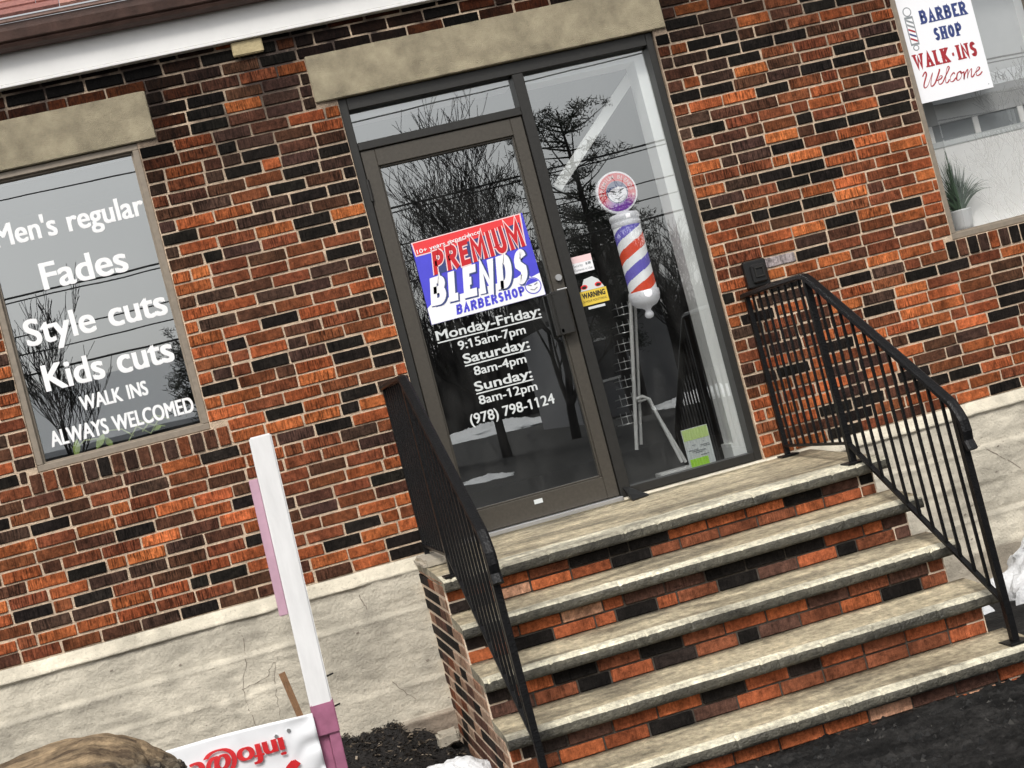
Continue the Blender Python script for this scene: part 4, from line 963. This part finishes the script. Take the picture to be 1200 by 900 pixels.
for (pts) in ([(-1.78, .99), (-1.72, 1.03), (-1.64, 1.02), (-1.58, .985)], [(-1.66, .985), (-1.60, 1.05), (-1.52, 1.04), (-1.47, .99)], [(-1.50, .97), (-1.42, 1.06), (-1.36, 1.02), (-1.30, 1.0)], [(-1.46, 1.05), (-1.38, .98), (-1.31, 1.06)], [(-1.42, 1.0), (-1.34, 1.07), (-1.27, 1.03)]):
    b.tube([(x, ys + .02 * nz(x * 9), z) for x, z in pts], .004, 6, (.35, .42, .16))
b.build('stems', M['leaf'], tp)
b = MB()
for (x, z, r, a) in ((-1.765, 1.0, .038, 1.3), (-1.640, 1.005, .036, .9), (-1.600, .99, .03, 2.0), (-1.34, 1.0, .02, .3)):
    pts = [(x + r * math.cos(a) * t * 1.3 - r * .55 * s * math.sin(a) * math.sin(math.pi * (t + 1) / 2), ys - .01 + .008 * s, z + r * math.sin(a) * t * 1.3 + r * .55 * s * math.cos(a) * math.sin(math.pi * (t + 1) / 2)) for s in (-1, 1) for t in (-1, -.5, 0, .5, 1)]
    b.add(pts, [(i, i + 1, i + 6, i + 5) for i in range(4)], (.34, .45, .12))
b.build('leaves', M['leaf'], tp)

# ------------------------------------------------------------------ ground
def sheet(name, x0, x1, y0, y1, nx_, ny_, hf, m, smooth=True):
    b = MB(); vs = [(x0 + (x1 - x0) * i / nx_, y0 + (y1 - y0) * j / ny_, hf(x0 + (x1 - x0) * i / nx_, y0 + (y1 - y0) * j / ny_)) for j in range(ny_ + 1) for i in range(nx_ + 1)]
    b.add(vs, [(j * (nx_ + 1) + i, j * (nx_ + 1) + i + 1, (j + 1) * (nx_ + 1) + i + 1, (j + 1) * (nx_ + 1) + i) for j in range(ny_) for i in range(nx_)], smooth=smooth)
    o = b.build(name, m, recalc=False); return o
g = sheet('ground', -400, 400, -400, 400, 40, 40, lambda x, y: -1.018, M['asphalt']); structure(g, 'wet black asphalt ground in front of the steps', 'ground')
pv = sheet('pavement_edge', -.1, 3.4, -3.6, -1.95, 380, 170, lambda x, y: -1.012 + .016 * fb(x * 9, y * 9, 5.0) + .009 * fb(x * 38, y * 38, 2.0) + .004 * nz(x * 110, y * 110), M['asphalt']); structure(pv, 'rough broken black asphalt at the foot of the steps', 'asphalt')
def bed_h(x, y):
    t = max(0.0, min(1.0, (y + 1.25) / 1.1)); e = min(1, max(0, (-.20 - x) / .25)) * min(1, max(0, (x + 4.8) / .5)); e2 = 0
    h = -1.09 + .21 * t * (.35 + .65 * e) + .035 * fb(x * 3, y * 3, 4) + .03 * fb(x * 14, y * 14, 2)
    if -1.0 < x < -.5: h += .06 * t
    return h
bed = sheet('mulch', -4.8, -.222, -1.5, -.03, 150, 60, bed_h, M['mulch'])
bed['kind'] = 'stuff'; bed['label'] = 'dark mulch and leaf litter along the foundation left of the steps'; bed['category'] = 'mulch'
b = MB()
for i in range(4200):
    x = random.uniform(-1.3, -.24) if i < 3300 else random.uniform(-3, -.24); y = -.04 - abs(random.gauss(0, .45))
    if y < -1.4: continue
    z = bed_h(x, y) + random.uniform(0, .014); L = random.uniform(.003, .015); a = random.uniform(0, 6.3); e = random.uniform(-.5, .5)
    c = random.choices([(.008, .007, .006), (.03, .022, .015), (.13, .10, .07), (.30, .25, .19)], [.58, .28, .11, .03])[0]
    ca, sa = math.cos(a), math.sin(a); ww = L * random.uniform(.12, .4)
    b.add([(x - ca * L - sa * ww, y - sa * L + ca * ww, z - e * L), (x + ca * L - sa * ww, y + sa * L + ca * ww, z + e * L), (x + ca * L + sa * ww, y + sa * L - ca * ww, z + e * L + .003), (x - ca * L + sa * ww, y - sa * L - ca * ww, z - e * L + .003)], [(0, 1, 2, 3)], c)
o = b.build('leaf_litter', M['chip'], recalc=False); o['kind'] = 'stuff'; o['label'] = 'scattered bark chips and dead leaves on the dark soil'; o['category'] = 'leaf litter'

b = MB()
for i in range(3000):
    x = random.uniform(.2, 3.2); y = -2.12 - abs(random.gauss(0, .7)); L = random.choice([.004, .007, .012, .020]) * random.uniform(.7, 1.2)
    if y < -5: continue
    c = random.choices([(.006, .006, .006), (.016, .0155, .015), (.035, .033, .030), (.09, .085, .075)], [.50, .33, .14, .03])[0]; a = random.uniform(0, 6.3); z = -1.018
    pts = [(x + L * math.cos(a + k * 2.1) * random.uniform(.6, 1), y + L * math.sin(a + k * 2.1) * random.uniform(.6, 1), z) for k in range(3)]; t = (x, y, z + L * random.uniform(.5, 1.1))
    b.add(pts + [t], [(0, 1, 3), (1, 2, 3), (2, 0, 3)], c)
o = b.build('gravel_grit', M['chip'], recalc=False); o['kind'] = 'stuff'; o['label'] = 'dark grit and small stones on the asphalt before the steps'; o['category'] = 'grit'

def mound(name, cx, cy, rx, ry, zb, h, m, seed, rough=.35, n=56):
    b = MB(); vs = []; N2 = n // 2
    for j in range(N2 + 1):
        t = j / N2
        for i in range(n):
            a = 2 * math.pi * i / n; k = 1 + rough * fb(math.cos(a) * 1.4 + seed, math.sin(a) * 1.4, t * 1.2)
            x, y = cx + rx * t * k * math.cos(a), cy + ry * t * k * math.sin(a)
            prof_ = (1 - t * t) ** .75 if t < 1 else 0
            z = zb + h * prof_ * (1 + .35 * fb(x * 4, y * 4, seed)) + .03 * min(h, .25) * 2.2 * fb(x * 9, y * 9, seed) * prof_
            vs.append((x, y, z if t < 1 else zb - .03))
    b.add(vs, [(j * n + i, j * n + (i + 1) % n, (j + 1) * n + (i + 1) % n, (j + 1) * n + i) for j in range(N2) for i in range(n)], smooth=True)
    return b.build(name, m)
tag(mound('snow_patch', -.41, -1.05, .24, .18, -.99, .12, M['snow'], 3.0), 'small rounded snow patch at the left foot of the steps', 'snow')
tag(mound('snow_pile', 3.20, -.55, .55, .42, -1.04, .34, M['snow'], 8.0), 'larger snow pile against the foundation right of the steps', 'snow')
tag(mound('snow_clump', 2.42, -.52, .20, .22, -1.04, .16, M['snow'], 12.0), 'low snow lying behind the foot of the right railing', 'snow')
tag(mound('snow_clump', -2.55, -.55, .36, .3, -1.0, .60, M['snow'], 17.0), 'snow heap behind the brown boulder against the foundation', 'snow')
o = rough_block('stone_chunk', -.36, -.25, -.34, -.22, -.95, -.885, M['stone'], None, amp=.016, r=.014, seg=.03)
tag(o, 'pale broken stone chunk lying beside the side bricks of the steps', 'stone')
# boulder
bl = thing('boulder', 'brown streaked boulder with a dark rough front, in front of the banner', 'boulder', (-1.80, -2.2, -1.06))
b = MB(); n, mm = 300, 150; vs = []; fs = []; cols = []
for j in range(mm + 1):
    ph = math.pi * j / mm
    for i in range(n):
        a = 2 * math.pi * i / n; d = Vector((math.cos(a) * math.sin(ph), math.sin(a) * math.sin(ph), math.cos(ph)))
        k = 1 + .09 * noise.noise(d * 1.5 + Vector((4, 1, 2))) + .035 * noise.noise(d * 4.5) + .012 * noise.noise(d * 13)
        f = max(0.0, min(1.0, (-d.y + .05 + .25 * d.x + .55 * noise.noise(d * 2.4 + Vector((2, 7, 1)))) * 3)) * max(0.0, min(1.0, (.86 - d.z) * 6))
        k -= .035 * f * (1 + 1.2 * noise.noise(d * 16) + .8 * noise.noise(d * 34))
        sx = (abs(d.x) ** .8) * (1 if d.x > 0 else -1); szz = (abs(d.z) ** .72) * (1 if d.z > 0 else -1)
        vs.append((-2.02 + .67 * k * sx, -2.15 + .36 * k * d.y, -.60 + .455 * k * szz - .10 * max(0, d.x) ** 2 - .03 * max(0, -d.x)))
        s = .5 + .8 * fb(d.x * 1.6 + .5 * d.z, d.y * 9, d.z * 18 + 2 * noise.noise(d * 2)); s = max(0, min(1, s)); c0 = tuple(p * (1 - s) + q * s for p, q in zip((.070, .045, .025), (.30, .215, .125)))
        dk = (.020, .017, .014) if noise.noise(d * 30) < .15 else (.13, .11, .08)
        cols.append(tuple(p * (1 - f) + q * f for p, q in zip(c0, dk)))
for j in range(mm):
    for i in range(n): b.add([vs[j * n + i], vs[j * n + (i + 1) % n], vs[(j + 1) * n + (i + 1) % n], vs[(j + 1) * n + i]], [(0, 1, 2, 3)], cols[j * n + i])
bo_m = mat('boulder_rock', attr=True, rough=.9, noise_amt=.4, nscale=26, bump=.8, bscale=45)
o = b.build('rock', bo_m, bl)
bm = bmesh.new(); bm.from_mesh(o.data); bmesh.ops.remove_doubles(bm, verts=bm.verts, dist=1e-5); bmesh.ops.recalc_face_normals(bm, faces=bm.faces)
for f in bm.faces: f.smooth = True
bm.to_mesh(o.data); bm.free()

# ---- white post with pink sleeve and side board, banner, wooden stake
pz = thing('sign_post', 'white square post with a pink sleeve at its foot, left of the steps', 'post', (-.91, -1.6, -1.06))
def pxc(z): return -.9085 + (z + .35) * (.0315 / 1.15)
def pbar(nm, z0, z1, wx, wy, dx, dy, m, ch=.004):
    b = MB(); v = []
    for z in (z0, z1):
        c = pxc(z) + dx; v += [(c - wx / 2, -1.6 + dy - wy / 2, z), (c + wx / 2, -1.6 + dy - wy / 2, z), (c + wx / 2, -1.6 + dy + wy / 2, z), (c - wx / 2, -1.6 + dy + wy / 2, z)]
    b.add(v, [(0, 3, 2, 1), (4, 5, 6, 7), (0, 1, 5, 4), (1, 2, 6, 5), (2, 3, 7, 6), (3, 0, 4, 7)]); o = b.build(nm, M[m], pz)
    bm = bmesh.new(); bm.from_mesh(o.data); bmesh.ops.bevel(bm, geom=bm.edges[:], offset=ch, segments=2, affect='EDGES'); bm.to_mesh(o.data); bm.free(); return o
pbar('shaft', -.36, .800, .094, .094, 0, 0, 'pvc', .006)
pbar('sleeve', -.480, -.345, .099, .099, 0.002, 0, 'pink_dark', .004)
pbar('base_board', -1.08, -.470, .052, .07, -.024, .012, 'pink_dark', .003); pbar('base_board', -1.08, -.470, .046, .08, .026, .0, 'pink_dark', .003)
pbar('side_board', .045, .628, .038, .030, -.067, -.01, 'pink', .003)
b = MB()
for (dx, z) in ((.052, -.25), (.052, -.38)):
    b = MB(); b.tube([(pxc(z) + dx - .01, -1.62, z), (pxc(z) + dx + .025, -1.63, z + .008)], .004, 6); b.build('bolt', M['black_metal'], pz)
bn = thing('banner', 'white vinyl banner with upside down red lettering tied to the white post', 'banner', (-1.6, -1.62, -1.0))
def bny(x, z): return -1.66 + .02 * math.sin(x * 7 + z * 5) + (.008 * math.sin((x * .9 - z + .06 * nz(x * 9, z * 9)) * 60) * max(0, (x + 1.10) / .14) if x > -1.10 else 0) + .003 * nz(x * 14, z * 14)
b = MB(); nx_, nz_ = 110, 50; vs = []
for j in range(nz_ + 1):
    for i in range(nx_ + 1):
        x = -2.5 + (2.5 - .955) * i / nx_; top = -.372 - .02 * math.sin((x + .955) / 1.54 * math.pi); z = -1.0 + (top + 1.0) * j / nz_; vs.append((x, bny(x, z), z))
b.add(vs, [(j * (nx_ + 1) + i, j * (nx_ + 1) + i + 1, (j + 1) * (nx_ + 1) + i + 1, (j + 1) * (nx_ + 1) + i) for j in range(nz_) for i in range(nx_)], smooth=True)
o = b.build('sheet', M['banner'], bn)
md = o.modifiers.new('thickness', 'SOLIDIFY'); md.thickness = .002
def ban_text(s, xr, xl, ztop, cap, thick, material):
    v, f = text_mesh(s, 0); a, b_ = min(p[0] for p in v), max(p[0] for p in v); q = MB()
    for jx, dx in enumerate((-thick, 0, thick)):
        q.add([(lambda X, Z: (X, bny(X, Z) - .012 - .0004 * jx, Z))(xr - (x - a) / (b_ - a) * (xr - xl) + dx, ztop - y / cap_height() * cap) for x, y in v], f)
    q.build('lettering', material, bn)
# letters hang upside down: their feet are at the top
ban_text('info@c', -1.100, -1.480, -.432, .080, .0055, M['red_ink'])
ban_text('98', -1.03, -1.32, -.540, .22, .008, M['red_ink'])
b = MB()
for (x, z) in ((-1.065, -.415), (-1.12, -.425)):
    b = MB(); b.tube([(x, bny(x, z) - .002, z), (x, bny(x, z) - .006, z)], .008, 12); b.build('grommet', M['steel'], bn)
sk = MB(); A, B = Vector((-1.035, -.55, -.330)), Vector((-.935, -.55, -1.0))
d = (B - A).normalized(); n_ = Vector((-d.z, 0, d.x)) * .016
v = [A + n_, A - n_, B - n_, B + n_]; sk.add(v + [q + Vector((0, .02, 0)) for q in v], [(0, 1, 2, 3), (4, 7, 6, 5), (0, 4, 5, 1), (1, 5, 6, 2), (2, 6, 7, 3), (3, 7, 4, 0)])
tag(sk.build('wooden_stake', M['stake']), 'short brown wooden stake leaning between the foundation and the white post', 'stake')

# ------------------------------------------------------------------ across the road (seen mirrored in the panes)
def grow_tree(name, label, x, y, h, seed, upright=.6, spread=.5, depth=6, group='bare trees across the road', trunk=.16, kids=3):
    rnd = random.Random(seed); t = thing(name, label, 'tree', (x, y, -1.06), group); tb, cb = MB(), MB()
    def br(p, d, L, r, lev):
        segs = 3; pts = [p]; rs = [r]
        for i in range(segs):
            d = (d + Vector((rnd.uniform(-1, 1), rnd.uniform(-1, 1), rnd.uniform(-.3, .8))) * .16).normalized(); p = p + d * (L / segs); pts.append(p); rs.append(max(r * (1 - .45 * (i + 1) / segs), .008))
        (tb if lev == 0 else cb).tube(pts, rs, 6 if lev < 2 else 3, cap=False)
        if lev >= depth: return
        for k in range(kids + (1 if rnd.random() < .5 else 0)):
            i = rnd.randint(1, segs); a = rnd.uniform(0, 2 * math.pi); s = rnd.uniform(.5, 1.0) * spread
            nd = (d * upright + Vector((math.cos(a) * s, math.sin(a) * s, rnd.uniform(.0, .5)))).normalized()
            br(pts[i], nd, L * rnd.uniform(.62, .86), rs[i] * .66, lev + 1)
    br(Vector((x, y, -1.1)), Vector((0, 0, 1)), h * .27, trunk, 0)
    tb.build('trunk', M['bark'], t, recalc=False); cb.build('crown', M['bark'], t, recalc=False); return t
grow_tree('bare_tree', 'tall bare tree across the road mirrored in the middle of the door glass', 6.6, -35, 11.5, 11, .75, .65, 6)
grow_tree('bare_tree', 'wide bare tree across the road mirrored at the right of the door glass', 8.9, -36, 11.0, 5, .7, .75, 6)
grow_tree('bare_tree', 'bare tree across the road mirrored at the left edge of the door glass', 4.9, -38, 9.5, 23, .7, .7, 6)
grow_tree('bare_tree', 'bare tree with fanned upright twigs mirrored in the left window', -4.3, -30, 8.6, 31, .85, .42, 5, trunk=.10)
grow_tree('bare_tree', 'bare tree across the road mirrored at the top of the right window', 21.0, -30, 9.8, 41, .65, .7, 6)
grow_tree('bare_tree', 'smaller bare tree mirrored at the right of the sidelight', 13.4, -37, 7.6, 51, .7, .6, 6)
def pine(name, label, x, y, h, seed, w):
    rnd = random.Random(seed); t = thing(name, label, 'tree', (x, y, -1.06), 'pines across the road'); tb, cb = MB(), MB()
    tb.tube([(x, y, -1.1), (x + .1, y, -1 + h * .6), (x, y, -1 + h)], [.17, .11, .02], 7); tb.build('trunk', M['bark'], t)
    for i in range(64):
        f = rnd.uniform(.30, 1.0); z = h * f; L = w * (.45 + .75 * math.sin(math.pi * min(1, (1 - f) * 1.5 + .12))) * rnd.uniform(.4, 1.1); a = rnd.uniform(0, 2 * math.pi)
        p0 = Vector((x, y, -1.06 + z * .97)); p1 = p0 + Vector((math.cos(a) * L, math.sin(a) * L, L * rnd.uniform(.1, .7))); cb.tube([p0, p0.lerp(p1, .5) - Vector((0, 0, .05 * L)), p1], [.035, .022, .008], 4, cap=False)
        for c_ in range(3):
            cc = p0.lerp(p1, rnd.uniform(.45, 1.0)) + Vector((rnd.gauss(0, .12), rnd.gauss(0, .12), rnd.gauss(0, .1)))
            for k in range(44):
                q = cc + Vector((rnd.gauss(0, .13), rnd.gauss(0, .13), rnd.gauss(0, .075)))
                d = Vector((rnd.uniform(-1, 1), rnd.uniform(-1, 1), rnd.uniform(-.2, 1))).normalized() * rnd.uniform(.08, .2); e = d.orthogonal().normalized() * .016
                cb.add([q - e, q + e, q + d], [(0, 1, 2)])
    cb.build('crown', M['needles'], t, recalc=False); return t
pine('pine_tree', 'dark pine across the road mirrored at the left of the sidelight', 10.3, -34, 9.2, 3, 1.9)
pine('pine_tree', 'shorter dense pine across the road mirrored behind the barber pole topper', 12.0, -39, 7.0, 9, 1.6)
pine('pine_tree', 'dark pine mirrored at the lower right of the left window', -.9, -36, 5.4, 15, 1.3)

def house(name, label, x0, x1, y, z_eave, z_ridge, wall_m, roof_m, depth=7, bands=None):
    t = thing(name, label, 'house', ((x0 + x1) / 2, y, -1.06), 'houses across the road')
    b = MB(); b.box(x0, x1, y - depth, y, -1.06, z_eave); b.build('wall', wall_m, t)
    b = MB(); o_ = .5; ym = y - depth / 2
    b.add([(x0 - o_, y + o_, z_eave - .1), (x1 + o_, y + o_, z_eave - .1), (x1 + o_, ym, z_ridge), (x0 - o_, ym, z_ridge), (x0 - o_, y - depth - o_, z_eave - .1), (x1 + o_, y - depth - o_, z_eave - .1), (x0 - o_, y + o_, z_eave + .08), (x1 + o_, y + o_, z_eave + .08), (x1 + o_, ym, z_ridge + .18), (x0 - o_, ym, z_ridge + .18), (x0 - o_, y - depth - o_, z_eave + .08), (x1 + o_, y - depth - o_, z_eave + .08)],
          [(0, 1, 2, 3), (3, 2, 5, 4), (6, 9, 8, 7), (9, 10, 11, 8), (0, 6, 7, 1), (4, 5, 11, 10), (0, 3, 9, 6), (3, 4, 10, 9), (1, 7, 8, 2), (2, 8, 11, 5)]); b.build('roof', roof_m, t)
    for (a, c, zl, zh) in (bands or []):
        f = MB(); f.box(a, c, y + .002, y + .06, zl, zh); wf = f.build('window', M['dark_glass'], t)
        f = MB()
        for (p, q, r, s) in ((a - .08, c + .08, zl - .09, zl - .002), (a - .08, c + .08, zh + .002, zh + .09), (a - .08, a - .002, zl, zh), (c + .002, c + .08, zl, zh)): f.box(p, q, y + .003, y + .09, r, s)
        f.build('frame', M['siding'], wf)
    return t
house('house', 'low house with a snow covered roof mirrored in the left window', -14, .5, -45, 2.6, 4.9, M['siding_grey'], M['snow_roof'], bands=[(-9, -7.8, .2, 1.6), (-5, -3.6, .2, 1.6), (-2.4, -1.2, .2, 1.6)])
house('house', 'white building with a band of windows mirrored in the right window', 16.0, 30, -30, 5.4, 6.2, M['siding'], M['snow_roof'], bands=[(18.2, 19.2, 4.35, 4.85), (19.4, 21.4, 4.35, 4.85), (21.6, 23.6, 4.35, 4.85), (23.8, 25.8, 4.35, 4.85)])
house('house', 'dark house with a broad roof mirrored behind the barber pole', 11.5, 15.5, -46, 2.8, 5.2, M['siding_grey'], M['dark_roof'], bands=[(12.4, 13.4, .4, 1.8)])
# utility poles with cables
for i, x in enumerate((-22, 16.6, 46)):
    b = thing('utility_pole', ('utility pole far to the left across the road', 'utility pole across the road in front of the white building', 'utility pole far to the right across the road')[i], 'utility pole', (x, -25, -1.06), 'utility poles along the road')
    q = MB(); q.tube([(x, -25, -1.1), (x, -25, 8.2)], [.15, .11], 10); q.build('pole', M['bark'], b); q = MB(); q.box(x - .06, x + .06, -25.9, -24.1, 7.5, 7.62); q.build('cross_arm', M['bark'], b)
for i, (z, dy) in enumerate(((5.62, 0), (5.48, .3), (4.78, 0), (4.42, -.2), (3.95, .1), (7.55, .5))):
    q = MB(); xs2 = [-22, 16.6, 46]; pts = []
    for a, c in zip(xs2, xs2[1:]):
        for k in range(24):
            t = k / 24; pts.append((a + (c - a) * t, -25 + dy, z - .35 * 4 * t * (1 - t)))
    q.tube(pts, .024 if i in (0, 4) else .016, 5, cap=False)
    tag(q.build('overhead_cable', M['wire']), 'thin black overhead cable strung along the road, mirrored in the panes', 'cable', 'overhead cables along the road')
# snow banks beside the road
for i, (cx, cy, rx, ry, h, lb) in enumerate(((13.0, -74, 3.0, 11, .5, 'long snow field far across the road mirrored below the phone number'), (4.4, -26, .7, 1.6, .10, 'flat snow strip on the near road edge mirrored low in the door'),
                                             (14.4, -40, 1.6, 4, .35, 'low snow bank across the road mirrored in the sidelight'), (-5, -36, 6, 1.5, .7, 'snow bank across the road mirrored in the left window'))):
    tag(mound('snow_bank', cx, cy, rx, ry, -1.06, h, M['snow'], 20 + i * 3.0, rough=.3), lb, 'snow bank')

# leafless wood far behind the houses, one dark mass
b = MB(); rnd = random.Random(77)
for i in range(5200):
    x = rnd.uniform(-60, 80); y = -96 - rnd.uniform(0, 14); top = 7.6 + 3.4 * fb(x * .07, 3.0) + (3.4 if 8 < x < 30 else 0) - (1.6 if -18 < x < 3 else 0)
    h = top * rnd.uniform(.55, 1.05); z0 = -1.1; lean = rnd.uniform(-.5, .5); wd = rnd.uniform(.08, .24)
    b.add([(x - wd, y, z0), (x + wd, y, z0), (x + lean, y, z0 + h)], [(0, 1, 2)])
    for k in range(5):
        t = rnd.uniform(.3, .95); p = Vector((x + lean * t, y, z0 + h * t)); q = p + Vector((rnd.uniform(-1.6, 1.6), rnd.uniform(-.4, .4), rnd.uniform(.3, 1.8)))
        b.add([p + Vector((-.05, 0, 0)), p + Vector((.05, 0, .04)), q], [(0, 1, 2)])
o = b.build('woodland', M['bark'], recalc=False); o['kind'] = 'stuff'; o['label'] = 'dark leafless wood far behind the houses across the road'; o['category'] = 'wood'
